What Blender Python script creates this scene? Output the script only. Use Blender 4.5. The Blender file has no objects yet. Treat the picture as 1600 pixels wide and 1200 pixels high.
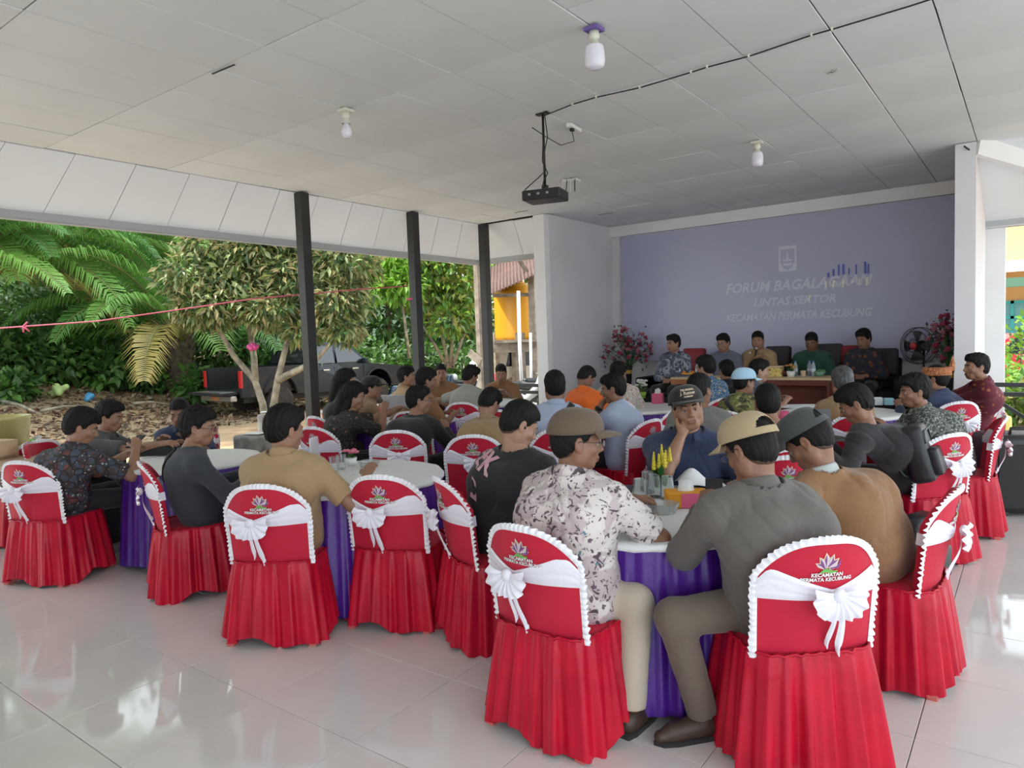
import bpy, bmesh, math, random
import numpy as np
from mathutils import Vector, Matrix
random.seed(7); rng = np.random.default_rng(7)
SC = bpy.context.scene; COL = SC.collection
PI = math.pi
# ---------------------------------------------------------------- camera, sky, sun, exposure
CAM = np.array([0, 0, 1.6]); FPX = 1100.63
CR = np.array([[0.8039439, 0.5936564, -0.0353030], [0.0098446, -0.0726389, -0.9973097], [-0.5946236, 0.8014335, -0.0642419]])
cam = bpy.data.cameras.new('camera'); camo = bpy.data.objects.new('camera', cam); COL.objects.link(camo)
cam.sensor_width = 36; cam.sensor_fit = 'HORIZONTAL'; cam.lens = 36 * FPX / 1600; cam.clip_end = 300
m = Matrix.Identity(4)
for i in range(3):
    m[i][0] = CR[0][i]; m[i][1] = -CR[1][i]; m[i][2] = -CR[2][i]; m[i][3] = CAM[i]
camo.matrix_world = m; SC.camera = camo
W = bpy.data.worlds.new('sky'); SC.world = W; W.use_nodes = True
nt = W.node_tree; bg = nt.nodes['Background']
sky = nt.nodes.new('ShaderNodeTexSky'); sky.sky_type = 'HOSEK_WILKIE'; sky.turbidity = 8; sky.ground_albedo = .4
sky.sun_direction = Vector((-.40, -.34, .88)).normalized()
mixw = nt.nodes.new('ShaderNodeMixRGB'); mixw.inputs[0].default_value = .72; mixw.inputs[2].default_value = (.86, .95, 1, 1)
nt.links.new(sky.outputs[0], mixw.inputs[1]); nt.links.new(mixw.outputs[0], bg.inputs[0]); bg.inputs[1].default_value = 3.7
sun = bpy.data.lights.new('sun', 'SUN'); sun.energy = 6.0; sun.angle = .02; sun.color = (1, .96, .90)
suno = bpy.data.objects.new('sun', sun); COL.objects.link(suno)
suno.rotation_euler = Vector((.40, .34, -.88)).to_track_quat('-Z', 'Y').to_euler()
vs = SC.view_settings; vs.view_transform = 'Standard'; vs.look = 'None'; vs.gamma = 1; vs.use_curve_mapping = False; vs.exposure = 0.31
try:
    SC.cycles.use_denoising = True; SC.cycles.diffuse_bounces = 6; SC.cycles.max_bounces = 10; SC.cycles.sample_clamp_indirect = 8
except Exception: pass

def at(px, py, D): return CAM + D * (CR.T @ np.array([(px - 800) / FPX, (py - 600) / FPX, 1.0]))
def atz(px, py, z):
    d = CR.T @ np.array([(px - 800) / FPX, (py - 600) / FPX, 1.0]); return CAM + (z - CAM[2]) / d[2] * d
FW = np.array([-.5958, .8031]); RT = np.array([.8031, .5958])
def adir(a): a = math.radians(a); return FW * math.cos(a) + RT * math.sin(a)     # 0 away from the camera, 90 to its right
def yaw_of(d): return math.atan2(-d[0], d[1])                                      # local +y -> d

# ---------------------------------------------------------------- materials
MATS = {}
def mat(name, col, rough=.6, metal=0., spec=.5, bump=None, var=None, sheen=0., trans=0., emit=None, coat=0., subs=0., transl=0., aniso=0):
    if name in MATS: return MATS[name]
    M = bpy.data.materials.new(name); M.use_nodes = True; n = M.node_tree.nodes; l = M.node_tree.links
    b = n['Principled BSDF']; MATS[name] = M
    def s(k, v):
        if k in b.inputs: b.inputs[k].default_value = v
    s('Base Color', (*col, 1)); s('Roughness', rough); s('Metallic', metal); s('Specular IOR Level', spec)
    s('Sheen Weight', sheen); s('Transmission Weight', trans); s('Coat Weight', coat)
    if subs: s('Subsurface Weight', subs); s('Subsurface Radius', (.02, .008, .005)); s('Subsurface Scale', .5)
    if emit: s('Emission Color', (*emit[0], 1)); s('Emission Strength', emit[1])
    tc = n.new('ShaderNodeTexCoord')
    if var:
        nz = n.new('ShaderNodeTexNoise'); nz.inputs['Scale'].default_value = var[0]; nz.inputs['Detail'].default_value = 5
        l.new(tc.outputs['Object'], nz.inputs['Vector'])
        r = n.new('ShaderNodeValToRGB'); r.color_ramp.elements[0].position = .3; r.color_ramp.elements[1].position = .7
        c2 = var[2] if len(var) > 2 else [c * (1 - var[1]) for c in col]
        r.color_ramp.elements[0].color = (*c2, 1); r.color_ramp.elements[1].color = (*[min(1, c * (1 + var[1] * .5)) for c in col], 1)
        l.new(nz.outputs['Fac'], r.inputs[0]); l.new(r.outputs[0], b.inputs['Base Color'])
    if bump:
        nz = n.new('ShaderNodeTexNoise'); nz.inputs['Scale'].default_value = bump[0]; nz.inputs['Detail'].default_value = 4
        l.new(tc.outputs['Object'], nz.inputs['Vector'])
        bp = n.new('ShaderNodeBump'); bp.inputs['Strength'].default_value = bump[1]; bp.inputs['Distance'].default_value = bump[2] if len(bump) > 2 else .01
        l.new(nz.outputs['Fac'], bp.inputs['Height']); l.new(bp.outputs[0], b.inputs['Normal'])
    if transl:
        t = n.new('ShaderNodeBsdfTranslucent'); mx = n.new('ShaderNodeMixShader'); mx.inputs[0].default_value = transl
        src = b.inputs['Base Color'].links[0].from_socket if b.inputs['Base Color'].links else None
        if src: l.new(src, t.inputs[0])
        else: t.inputs[0].default_value = (*col, 1)
        l.new(b.outputs[0], mx.inputs[1]); l.new(t.outputs[0], mx.inputs[2]); l.new(mx.outputs[0], n['Material Output'].inputs[0])
    return M
def pattern(name, base, cols, scale, kind='voronoi', rough=.8):
    """printed cloth: several colours thresholded out of cell and noise textures"""
    M = mat(name, base, rough, bump=(60, .15)); n = M.node_tree.nodes; l = M.node_tree.links; b = n['Principled BSDF']
    tc = n.new('ShaderNodeTexCoord'); prev = None
    for i, (c, sc, th, wd) in enumerate(cols):
        if kind == 'voronoi':
            t = n.new('ShaderNodeTexVoronoi'); t.feature = 'F1' if i % 2 == 0 else 'DISTANCE_TO_EDGE'; o = 'Distance'
            t.inputs['Scale'].default_value = sc * scale
            if 'Randomness' in t.inputs: t.inputs['Randomness'].default_value = .9
        else:
            t = n.new('ShaderNodeTexNoise'); t.inputs['Scale'].default_value = sc * scale; t.inputs['Detail'].default_value = 3; t.inputs['Distortion'].default_value = 1.5; o = 'Fac'
        mp = n.new('ShaderNodeMapping'); mp.inputs['Location'].default_value = (i * 3.1, i * 1.7, i * .9); mp.inputs['Rotation'].default_value = (.3 * i, .5, .4 * i)
        l.new(tc.outputs['Object'], mp.inputs[0]); l.new(mp.outputs[0], t.inputs['Vector'])
        r = n.new('ShaderNodeValToRGB'); e = r.color_ramp.elements
        e[0].position = th; e[1].position = min(1, th + wd)
        inv = (kind == 'voronoi')
        e[0].color = (1, 1, 1, 1) if inv else (0, 0, 0, 1); e[1].color = (0, 0, 0, 1) if inv else (1, 1, 1, 1)
        l.new(t.outputs[o], r.inputs[0])
        mx = n.new('ShaderNodeMixRGB'); mx.inputs[2].default_value = (*c, 1)
        if prev: l.new(prev, mx.inputs[1])
        else: mx.inputs[1].default_value = (*base, 1)
        l.new(r.outputs[0], mx.inputs[0]); prev = mx.outputs[0]
    l.new(prev, b.inputs['Base Color']); return M
def check(name, base, col, scale, rough=.8):
    M = mat(name, base, rough); n = M.node_tree.nodes; l = M.node_tree.links; b = n['Principled BSDF']
    tc = n.new('ShaderNodeTexCoord'); prev = None
    for ax, sc in (((1, 0, 0), scale), ((0, 0, 1), scale)):
        w = n.new('ShaderNodeTexWave'); w.inputs['Scale'].default_value = sc; w.bands_direction = 'X' if ax[0] else 'Z'
        l.new(tc.outputs['Object'], w.inputs['Vector'])
        r = n.new('ShaderNodeValToRGB'); r.color_ramp.elements[0].position = .75; r.color_ramp.elements[1].position = .9
        l.new(w.outputs['Fac'], r.inputs[0]); mx = n.new('ShaderNodeMixRGB'); mx.inputs[2].default_value = (*col, 1)
        if prev: l.new(prev, mx.inputs[1])
        else: mx.inputs[1].default_value = (*base, 1)
        l.new(r.outputs[0], mx.inputs[0]); prev = mx.outputs[0]
    l.new(prev, b.inputs['Base Color']); return M

# ---------------------------------------------------------------- mesh helpers
def mesh_obj(name, V, F, mats, parent=None, fm=None, smooth=True, kind=None, label=None, loc=None, rotz=None):
    me = bpy.data.meshes.new(name)
    V = np.asarray(V, dtype=np.float64).reshape(-1, 3)
    me.from_pydata(V.tolist(), [], F if isinstance(F, list) else F.tolist())
    if not isinstance(mats, (list, tuple)): mats = [mats]
    for q in mats: me.materials.append(q)
    if fm is not None: me.polygons.foreach_set('material_index', np.asarray(fm, dtype=np.int32))
    if smooth: me.polygons.foreach_set('use_smooth', np.ones(len(me.polygons), dtype=bool))
    me.update()
    o = bpy.data.objects.new(name, me); COL.objects.link(o)
    if parent is not None: o.parent = parent
    if loc is not None: o.location = Vector([float(c) for c in loc])
    if rotz is not None: o.rotation_euler = (0, 0, rotz)
    if kind: o['kind'] = kind
    if label: o['label'] = label
    return o
def rotm(rx=0, ry=0, rz=0):
    return np.array(Matrix.Rotation(rz, 3, 'Z') @ Matrix.Rotation(ry, 3, 'Y') @ Matrix.Rotation(rx, 3, 'X'))
class MB:
    def __init__(s): s.V = []; s.F = []; s.M = []; s.n = 0
    def add(s, V, F, mi=0):
        V = np.asarray(V, float).reshape(-1, 3); s.V.append(V)
        for f in F: s.F.append([int(i) + s.n for i in f]); s.M.append(mi)
        s.n += len(V); return s
    def box(s, c, size, rot=None, mi=0, taper=1., bev=0.):
        x, y, z = [k / 2 for k in size]
        if bev:
            b = min(bev, x * .49, y * .49, z * .49); V = []; F = []
            bm = bmesh.new(); bmesh.ops.create_cube(bm, size=1)
            for v in bm.verts: v.co = Vector((v.co.x * 2 * x, v.co.y * 2 * y, v.co.z * 2 * z))
            bmesh.ops.bevel(bm, geom=bm.edges[:], offset=b, segments=2, profile=.5, affect='EDGES')
            bm.verts.index_update(); V = np.array([v.co[:] for v in bm.verts]); F = [[v.index for v in f.verts] for f in bm.faces]; bm.free()
            if taper != 1.: V[V[:, 2] > 0, :2] *= taper
        else:
            V = np.array([(-x, -y, -z), (x, -y, -z), (x, y, -z), (-x, y, -z), (-x * taper, -y * taper, z), (x * taper, -y * taper, z), (x * taper, y * taper, z), (-x * taper, y * taper, z)])
            F = [(0, 3, 2, 1), (4, 5, 6, 7), (0, 1, 5, 4), (1, 2, 6, 5), (2, 3, 7, 6), (3, 0, 4, 7)]
        if rot is not None: V = V @ np.asarray(rot).T
        return s.add(V + np.asarray(c, float), F, mi)
    def bar(s, a, b, w, h=None, mi=0, up=(0, 0, 1)):
        a = np.asarray(a, float); b = np.asarray(b, float); d = b - a; L = np.linalg.norm(d); d /= L
        h = h or w; up = np.asarray(up, float)
        if abs(d @ up) > .98: up = np.array([0, 1., 0])
        x = np.cross(d, up); x /= np.linalg.norm(x); z = np.cross(x, d)
        return s.box((a + b) / 2, (w, L, h), np.array([x, d, z]).T, mi)
    def tube(s, path, r, n=8, mi=0, cap=True, closed=False):
        P = np.asarray(path, float); k = len(P); r = np.broadcast_to(np.asarray(r, float), (k,))
        T = np.gradient(P, axis=0) if not closed else np.roll(P, -1, 0) - np.roll(P, 1, 0)
        T /= np.linalg.norm(T, axis=1)[:, None] + 1e-9
        u = np.cross(T[0], (0, 0, 1)); u = np.array([1., 0, 0]) if np.linalg.norm(u) < .1 else u / np.linalg.norm(u)
        V = []; ang = np.arange(n) * 2 * PI / n
        for i in range(k):
            u = u - T[i] * (u @ T[i]); u /= np.linalg.norm(u) + 1e-9; w = np.cross(T[i], u)
            V.append(P[i] + r[i] * (np.cos(ang)[:, None] * u + np.sin(ang)[:, None] * w))
        F = [[i * n + j, i * n + (j + 1) % n, ((i + 1) % k) * n + (j + 1) % n, ((i + 1) % k) * n + j] for i in range(k if closed else k - 1) for j in range(n)]
        if cap and not closed: F += [list(range(n))[::-1], [(k - 1) * n + j for j in range(n)]]
        return s.add(np.concatenate(V), F, mi)
    def lathe(s, prof, c=(0, 0, 0), n=20, mi=0, rot=None, cap=True, sx=1., sy=1.):
        k = len(prof); ang = np.arange(n) * 2 * PI / n
        V = np.concatenate([np.stack([r * np.cos(ang) * sx, r * np.sin(ang) * sy, np.full(n, z)], 1) for r, z in prof])
        F = [[i * n + j, i * n + (j + 1) % n, (i + 1) * n + (j + 1) % n, (i + 1) * n + j] for i in range(k - 1) for j in range(n)]
        if cap: F += [list(range(n))[::-1], [(k - 1) * n + j for j in range(n)]]
        if rot is not None: V = V @ np.asarray(rot).T
        return s.add(V + np.asarray(c, float), F, mi)
    def grid(s, P, mi=0, cu=False, flip=False):
        P = np.asarray(P, float); a, b = P.shape[:2]
        F = [[i * b + j, i * b + j + 1, ((i + 1) % a) * b + j + 1, ((i + 1) % a) * b + j] for i in range(a if cu else a - 1) for j in range(b - 1)]
        if flip: F = [f[::-1] for f in F]
        return s.add(P.reshape(-1, 3), F, mi)
    def ball(s, c, r, n=10, mi=0, rot=None):
        r = np.broadcast_to(np.asarray(r, float), (3,)); th = np.linspace(0, PI, n // 2 + 1)
        V = []; 
        ang = np.arange(n) * 2 * PI / n
        V = [np.array([[0, 0, -1.]])] + [np.stack([np.sin(t) * np.cos(ang), np.sin(t) * np.sin(ang), np.full(n, -np.cos(t))], 1) for t in th[1:-1]] + [np.array([[0, 0, 1.]])]
        V = np.concatenate(V) * r; k = n // 2 - 1; last = len(V) - 1
        F = [[0, 1 + (j + 1) % n, 1 + j] for j in range(n)] + [[1 + i * n + j, 1 + i * n + (j + 1) % n, 1 + (i + 1) * n + (j + 1) % n, 1 + (i + 1) * n + j] for i in range(k - 1) for j in range(n)]
        F += [[1 + (k - 1) * n + j, 1 + (k - 1) * n + (j + 1) % n, last] for j in range(n)]
        if rot is not None: V = V @ np.asarray(rot).T
        return s.add(V + np.asarray(c, float), F, mi)
    def prism(s, pts, z0, z1, mi=0, T=None):
        k = len(pts); V = np.array([(x, y, z0) for x, y in pts] + [(x, y, z1) for x, y in pts], float)
        if T is not None: V = T(V)
        F = [list(range(k))[::-1], list(range(k, 2 * k))] + [[i, (i + 1) % k, k + (i + 1) % k, k + i] for i in range(k)]
        return s.add(V, F, mi)
    def build(s, name, mats, parent=None, smooth=False, **k):
        return mesh_obj(name, np.concatenate(s.V), s.F, mats, parent, s.M, smooth, **k)
def tag(o, label=None, cat=None, group=None, kind=None):
    if label: o['label'] = label
    if cat: o['category'] = cat
    if group: o['group'] = group
    if kind: o['kind'] = kind
    return o
def empty(name, loc, rz=0., label=None, cat=None, group=None):
    o = bpy.data.objects.new(name, None); COL.objects.link(o); o.location = Vector([float(c) for c in loc]); o.rotation_euler = (0, 0, rz)
    o.empty_display_size = .1
    return tag(o, label, cat, group)
CH = {}
def copy_tree(o, parent=None):
    c = o.copy(); COL.objects.link(c)
    if parent is not None: c.parent = parent
    for ch in list(o.children): copy_tree(ch, c)
    return c
def autosmooth(o, ang=35):
    me = o.data; me.polygons.foreach_set('use_smooth', np.ones(len(me.polygons), dtype=bool))
    try: me.set_sharp_from_angle(angle=math.radians(ang))
    except Exception: pass
    return o
def text_mesh(txt, size, bold=0., shear=0.):
    cu = bpy.data.curves.new('lettering', 'FONT'); cu.body = txt; cu.size = size; cu.align_x = 'CENTER'; cu.align_y = 'CENTER'; cu.offset = bold; cu.shear = shear; cu.resolution_u = 2
    o = bpy.data.objects.new('lettering', cu); COL.objects.link(o)
    me = bpy.data.meshes.new_from_object(o.evaluated_get(bpy.context.evaluated_depsgraph_get()))
    V = np.array([v.co[:] for v in me.vertices]); F = [list(p.vertices) for p in me.polygons]
    bpy.data.objects.remove(o); bpy.data.curves.remove(cu); bpy.data.meshes.remove(me)
    return V, F

# ---------------------------------------------------------------- implicit surfaces for bodies and cloth
def sdf_mesh(prims, vox, k=.03, cuts=(), subs=()):
    A = []
    for p in prims:
        if p[0] == 'c':
            r = max(p[3], p[4]); A += [np.minimum(p[1], p[2]) - r, np.maximum(p[1], p[2]) + r]
        else:
            r = max(p[2]); A += [np.asarray(p[1]) - r, np.asarray(p[1]) + r]
    A = np.array(A); lo = A.min(0) - 3 * vox; hi = A.max(0) + 3 * vox
    n = np.ceil((hi - lo) / vox).astype(int) + 1
    ax = [lo[i] + np.arange(n[i]) * vox for i in range(3)]
    Fd = np.full(n, 1.0, np.float32)
    def local(l, h):
        i0 = np.maximum(0, np.floor((l - lo) / vox).astype(int)); i1 = np.minimum(n, np.ceil((h - lo) / vox).astype(int) + 1)
        sl = tuple(slice(a, b) for a, b in zip(i0, i1))
        return sl, np.stack(np.meshgrid(*[ax[i][sl[i]] for i in range(3)], indexing='ij'), -1)
    def dist(p, X):
        if p[0] == 'c':
            a = np.asarray(p[1], float); b = np.asarray(p[2], float); d = b - a; L2 = d @ d + 1e-12
            tt = ((X - a) @ d) / L2; t = np.clip(tt, 0, 1)
            D = np.linalg.norm(X - a - t[..., None] * d, axis=-1) - (p[3] + (p[4] - p[3]) * t)
            if len(p) > 6 and p[6] in ('b', 'ab'): D = np.maximum(D, (tt - 1) * math.sqrt(L2))
            return D
        q = X - np.asarray(p[1], float)
        if len(p) > 4 and p[4] is not None: q = q @ np.asarray(p[4])
        r = np.asarray(p[2], float); k0 = np.linalg.norm(q / r, axis=-1); k1 = np.linalg.norm(q / r ** 2, axis=-1) + 1e-9
        return k0 * (k0 - 1) / k1
    def bbox(p, mg):
        if p[0] == 'c': r = max(p[3], p[4]); return np.minimum(p[1], p[2]) - r - mg, np.maximum(p[1], p[2]) + r + mg
        r = max(p[2]); return np.asarray(p[1]) - r - mg, np.asarray(p[1]) + r + mg
    for p in prims:
        kk = (p[5] if p[0] == 'c' and len(p) > 5 and p[5] is not None else (p[3] if p[0] == 'e' and len(p) > 3 and p[3] is not None else k))
        sl, X = local(*bbox(p, kk + 2 * vox)); d = dist(p, X).astype(np.float32); a = Fd[sl]
        h = np.clip(.5 + .5 * (d - a) / kk, 0, 1); Fd[sl] = d * (1 - h) + a * h - kk * h * (1 - h)
    for p in subs:
        kk = p[5] if p[0] == 'c' else p[3]
        sl, X = local(*bbox(p, kk + 2 * vox)); d = -dist(p, X).astype(np.float32); a = Fd[sl]
        h = np.clip(.5 - .5 * (d - a) / kk, 0, 1); Fd[sl] = d * (1 - h) + a * h + kk * h * (1 - h)
    if cuts:
        X = np.stack(np.meshgrid(*ax, indexing='ij'), -1)
        for c in cuts: Fd = np.maximum(Fd, c(X).astype(np.float32))
    return surface_nets(Fd, lo, vox)
def surface_nets(F, lo, vox):
    S = F < 0; n = np.array(F.shape); m = n - 1
    cnt = np.zeros(m, np.int8)
    for dx in (0, 1):
        for dy in (0, 1):
            for dz in (0, 1): cnt += S[dx:m[0] + dx, dy:m[1] + dy, dz:m[2] + dz]
    C = np.argwhere((cnt > 0) & (cnt < 8))
    if len(C) == 0: return np.zeros((0, 3)), np.zeros((0, 4), int)
    idx = np.full(m, -1, np.int64); idx[tuple(C.T)] = np.arange(len(C))
    off = np.array([[a, b, c] for a in (0, 1) for b in (0, 1) for c in (0, 1)])
    val = np.stack([F[tuple((C + o).T)] for o in off], 1)
    P = np.zeros((len(C), 3)); N = np.zeros(len(C))
    for i in range(8):
        for ax in range(3):
            if off[i][ax]: continue
            j = i + (4, 2, 1)[ax]; va = val[:, i]; vb = val[:, j]; mk = (va < 0) != (vb < 0)
            t = np.where(mk, va / np.where(mk, va - vb, 1), 0); q = np.repeat(off[i][None].astype(float), len(C), 0); q[:, ax] += t
            P += q * mk[:, None]; N += mk
    V = (C + P / N[:, None]) * vox + lo; Q = []
    for ax in range(3):
        o1, o2 = [(1, 2), (2, 0), (0, 1)][ax]
        sa = [slice(None)] * 3; sb = [slice(None)] * 3; sa[ax] = slice(0, -1); sb[ax] = slice(1, None)
        A = S[tuple(sa)]; B = S[tuple(sb)]; E = np.argwhere(A != B)
        E = E[(E[:, o1] > 0) & (E[:, o2] > 0) & (E[:, o1] < n[o1] - 1) & (E[:, o2] < n[o2] - 1)]
        e1 = np.zeros(3, int); e1[o1] = 1; e2 = np.zeros(3, int); e2[o2] = 1
        q = np.stack([idx[tuple((E - e1 - e2).T)], idx[tuple((E - e2).T)], idx[tuple(E.T)], idx[tuple((E - e1).T)]], 1)
        ins = A[tuple(E.T)]; q[~ins] = q[~ins][:, ::-1]; Q.append(q)
    return V, np.concatenate(Q)
def vnormals(V, F):
    n = np.cross(V[F[:, 2]] - V[F[:, 0]], V[F[:, 3]] - V[F[:, 1]]); N = np.zeros_like(V)
    for i in range(4): np.add.at(N, F[:, i], n)
    return N / (np.linalg.norm(N, axis=1)[:, None] + 1e-9)
def folds(V, F, amp, seed, freq=1.):
    r = np.random.default_rng(seed); h = np.zeros(len(V))
    for i in range(4):
        d = r.normal(size=3); d[2] *= 1.5; d /= np.linalg.norm(d); e = r.normal(size=3); e /= np.linalg.norm(e); f = (11, 16, 23, 34)[i] * freq
        q = np.abs(np.sin(V @ d * f + 1.6 * np.sin(V @ e * 13 + i) + .8 * np.sin(V @ np.roll(e, 1) * 31) + r.random() * 6)); h += (np.minimum(q, .55) / .55 - .8) * (1, .9, .7, .45)[i] * np.clip(.5 + np.sin(V @ np.roll(d, 1) * 7 + i * 2), 0, 1)
    return V + vnormals(V, F) * (amp * h / 2)[:, None]
# ---------------------------------------------------------------- colours
red = mat('red_spandex', (.52, .012, .040), .6, spec=.3, sheen=.05, bump=(30, .15))
satin = mat('red_satin', (.50, .006, .028), .36, spec=.28, bump=(25, .25), var=(6, .2))
white = mat('white_satin', (.80, .78, .86), .42, bump=(40, .2))
ruffm = mat('white_ruffle', (.83, .82, .86), .6)
purple = mat('purple_satin', (.066, .011, .22), .34, spec=.45, bump=(30, .2))
cloth = mat('white_tablecloth', (.74, .75, .75), .6, bump=(90, .1))
pinkleg = mat('pink_plastic', (.52, .13, .11), .5)
blackpaint = mat('black_paint', (.022, .024, .024), .5, var=(3, .4))
wallm = mat('wall_paint', (.72, .71, .73), .85, var=(1.3, .06), bump=(120, .12, .004))
whitep = mat('white_paint', (.80, .80, .80), .7, var=(2, .05))
ceilm = mat('ceiling_panel_paint', (.75, .79, .80), .75, var=(.9, .07), bump=(15, .06))
joint = mat('joint_shadow_gap', (.05, .05, .05), .9)
soff = mat('soffit_paint', (.76, .81, .86), .35, var=(.8, .05))
tilem = mat('floor_tile_glaze', (.66, .625, .605), .055, spec=.6, var=(2.5, .05))
grout = mat('grout', (.24, .225, .21), .8)
dark = mat('black_plastic', (.012, .012, .013), .4)
metal = mat('grey_metal', (.45, .45, .46), .35, metal=.9)
wood = mat('brown_wood', (.20, .085, .045), .45, var=(5, .4))
lightwood = mat('pale_wood', (.60, .43, .26), .6, var=(5, .2))
greywood = mat('weathered_wood', (.33, .28, .22), .85, var=(7, .45), bump=(30, .4))
glass = mat('clear_glass', (.92, .96, .97), .03, trans=.93)
paper = mat('white_paper', (.82, .83, .85), .7)
STAGE = .3
H = 3.5; XL = -7.38; YB = 9.2; WY = 11.25; XR = 3.3; YF = -3.6

# ---------------------------------------------------------------- room
def struct(o): o['kind'] = 'structure'; return o
fl = MB(); fl.box(((XL - .25 + XR) / 2, (YF + YB + .25) / 2, -.16), (XR - XL + .25, YB + .25 - YF, .30))
floor = struct(fl.build('floor', grout))
t = MB(); s_ = .6105; t.box((0, 0, -.004), (s_ - .002, s_ - .002, .016), bev=.0012)
base_tile = t.build('tile', tilem, floor); first = True
near = [(i, j) for i in range(-12, 8) for j in range(-1, 14)]
far_ = MB()
for i, j in near:
    c = (-.355 + .612 * (i + .5), 1.175 + .612 * (j + .5), 0)
    if c[0] < XL - .2 or c[1] > YB + .1: continue
    vis = CR @ (np.array(c) - CAM); px = 800 + FPX * vis[0] / vis[2] if vis[2] > .3 else 9999
    if -250 < px < 1850 and vis[2] > .6:
        o = base_tile if first else base_tile.copy()
        if not first: COL.objects.link(o)
        first = False; o.location = c; o.rotation_euler = (rng.normal() * .0006, rng.normal() * .0006, 0)
    else: far_.box((c[0], c[1], -.004), (s_ - .002, s_ - .002, .016))
for i in range(-12, 8):
    for j in range(-8, -1): far_.box((-.355 + .612 * (i + .5), 1.175 + .612 * (j + .5), -.004), (s_ - .002, s_ - .002, .016))
far_.build('rear_tiles', tilem, floor, kind='stuff')
# plinth seen from outside
st = MB(); st.box((-3.4, 10.2, STAGE / 2 - .1), (5.5, 2.2, STAGE + .2)); struct(st.build('trim_1', tilem)); bpy.data.objects['trim_1']['label'] = 'low raised stage floor under the sofas'
# ceiling with separate panels
ce = MB(); ce.box(((XL + XR) / 2, (YF + YB) / 2, H + .06), (XR - XL + .1, YB - YF + .1, .06)); ce.box((-3.42, 10.3, H + .06), (5.6, 2.2, .06))
ceiling = struct(ce.build('ceiling', joint))
pm = MB(); pw, pl = .572, 1.14; pm.box((0, 0, 0), (pw - .008, pl - .008, .012), bev=.0025); bp_ = pm.build('panel', ceilm, ceiling); first = True; n_p = 0
rest = MB()
for i in range(-12, 9):
    for j in range(-6, 8):
        cx = -.50 + pw * (i + .5); sh = 0.0 if i < -3 else (-.30 if i % 2 else .0)
        cy = 2.81 + sh + pl * (j + .5)
        innic = -6.2 < cx < -.6
        if cx < XL - .1 or cx > XR: continue
        y0, y1 = cy - pl / 2, cy + pl / 2; lim = WY if innic else YB
        if y0 >= lim - .05: continue
        y1 = min(y1, lim); x0 = max(cx - pw / 2, XL)
        x1 = min(cx + pw / 2, XR)
        sx, sy = (x1 - x0) / pw, (y1 - y0) / pl
        if y1 < .4: rest.box(((x0 + x1) / 2, (y0 + y1) / 2, H + .012), (x1 - x0 - .006, y1 - y0 - .006, .012)); continue
        o = bp_ if first else bp_.copy()
        if not first: COL.objects.link(o)
        first = False; o.location = ((x0 + x1) / 2, (y0 + y1) / 2, H + .012 + rng.normal() * .0015); o.scale = (sx, sy, 1)
        o.rotation_euler = (rng.normal() * .0016, rng.normal() * .0016, rng.normal() * .0012)
rest.build('rear_panels', ceilm, ceiling, kind='stuff')
ex = MB()
for k, (x, y, sg) in enumerate(((-4.45, 2.83, .03), (-6.2, 8.75, -.04), (-5.4, 9.9, .03))): ex.box((x, y, H - .004), (.26, .012, .004), rotm(0, 0, sg))
ex.build('open_joint', joint, ceiling, label='dark gap where a ceiling panel has sagged')
# roof above
rf = MB(); roofm = mat('roof_sheet', (.30, .12, .10), .6)
rf.box(((XL + XR) / 2 - .5, (YF + YB) / 2, H + .5), (XR - XL + 2.4, YB - YF + 3.4, .05)); rf.box((-3.42, 11, H + .5), (7.6, 3.4, .05)); struct(rf.build('roof', roofm))
# soffits of the eaves: a backing sheet and one panel per joint
def soffit(nm, A, B, outA, outB, n, drop):
    """A-B inner edge at ceiling height, outA-outB outer edge"""
    A, B, a, b = [np.array(q, float) for q in (A, B, outA, outB)]
    g = MB(); up = np.array([0, 0, .05]); g.add([A + up, B + up, b + up, a + up, A + up * 2, B + up * 2, b + up * 2, a + up * 2], [(0, 1, 2, 3), (4, 7, 6, 5), (0, 4, 5, 1), (1, 5, 6, 2), (2, 6, 7, 3), (3, 7, 4, 0)])
    root = struct(g.build(nm, joint))
    for i in range(n):
        e = .003 / max(.1, np.linalg.norm(B - A) / n)
        f0, f1 = (i + e) / n, (i + 1 - e) / n
        q = [A + (B - A) * f0, A + (B - A) * f1, a + (b - a) * f1, a + (b - a) * f0]; d = np.array([0, 0, .012]); j = np.array([0, 0, rng.normal() * .002])
        V = [p + j for p in q] + [p + d + j for p in q]
        pp = MB(); pp.add(V, [(3, 2, 1, 0), (4, 5, 6, 7), (0, 1, 5, 4), (1, 2, 6, 5), (2, 3, 7, 6), (3, 0, 4, 7)]); pp.build('panel', soff, root)
    f = MB(); f.bar(a + [0, 0, .02], b + [0, 0, .02], .05, .16); f.bar(a + [0, 0, -.05] + (a - A) * [.05, .05, 0], b + [0, 0, -.05] + (b - B) * [.05, .05, 0], .09, .05)
    f.build('fascia', mat('fascia_grey', (.42, .44, .46), .5), root); return root
EO = .86; ZE = 3.05
soffit('trim_2', (XL, -3.2, H), (XL, YB + .15, H), (XL - EO, -3.2 - EO, ZE), (XL - EO, YB + .15 + EO, ZE), 22, 1)
soffit('trim_3', (-6.2, YB + .15, H), (XL, YB + .15, H), (-6.2, YB + .15 + EO, ZE), (XL - EO, YB + .15 + EO, ZE), 2, 1)
soffit('trim_4', (XR, YB, H), (-.52, YB, H), (XR, 11.0, 2.87), (-.52, 11.0, 2.87), 8, 1)
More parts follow.
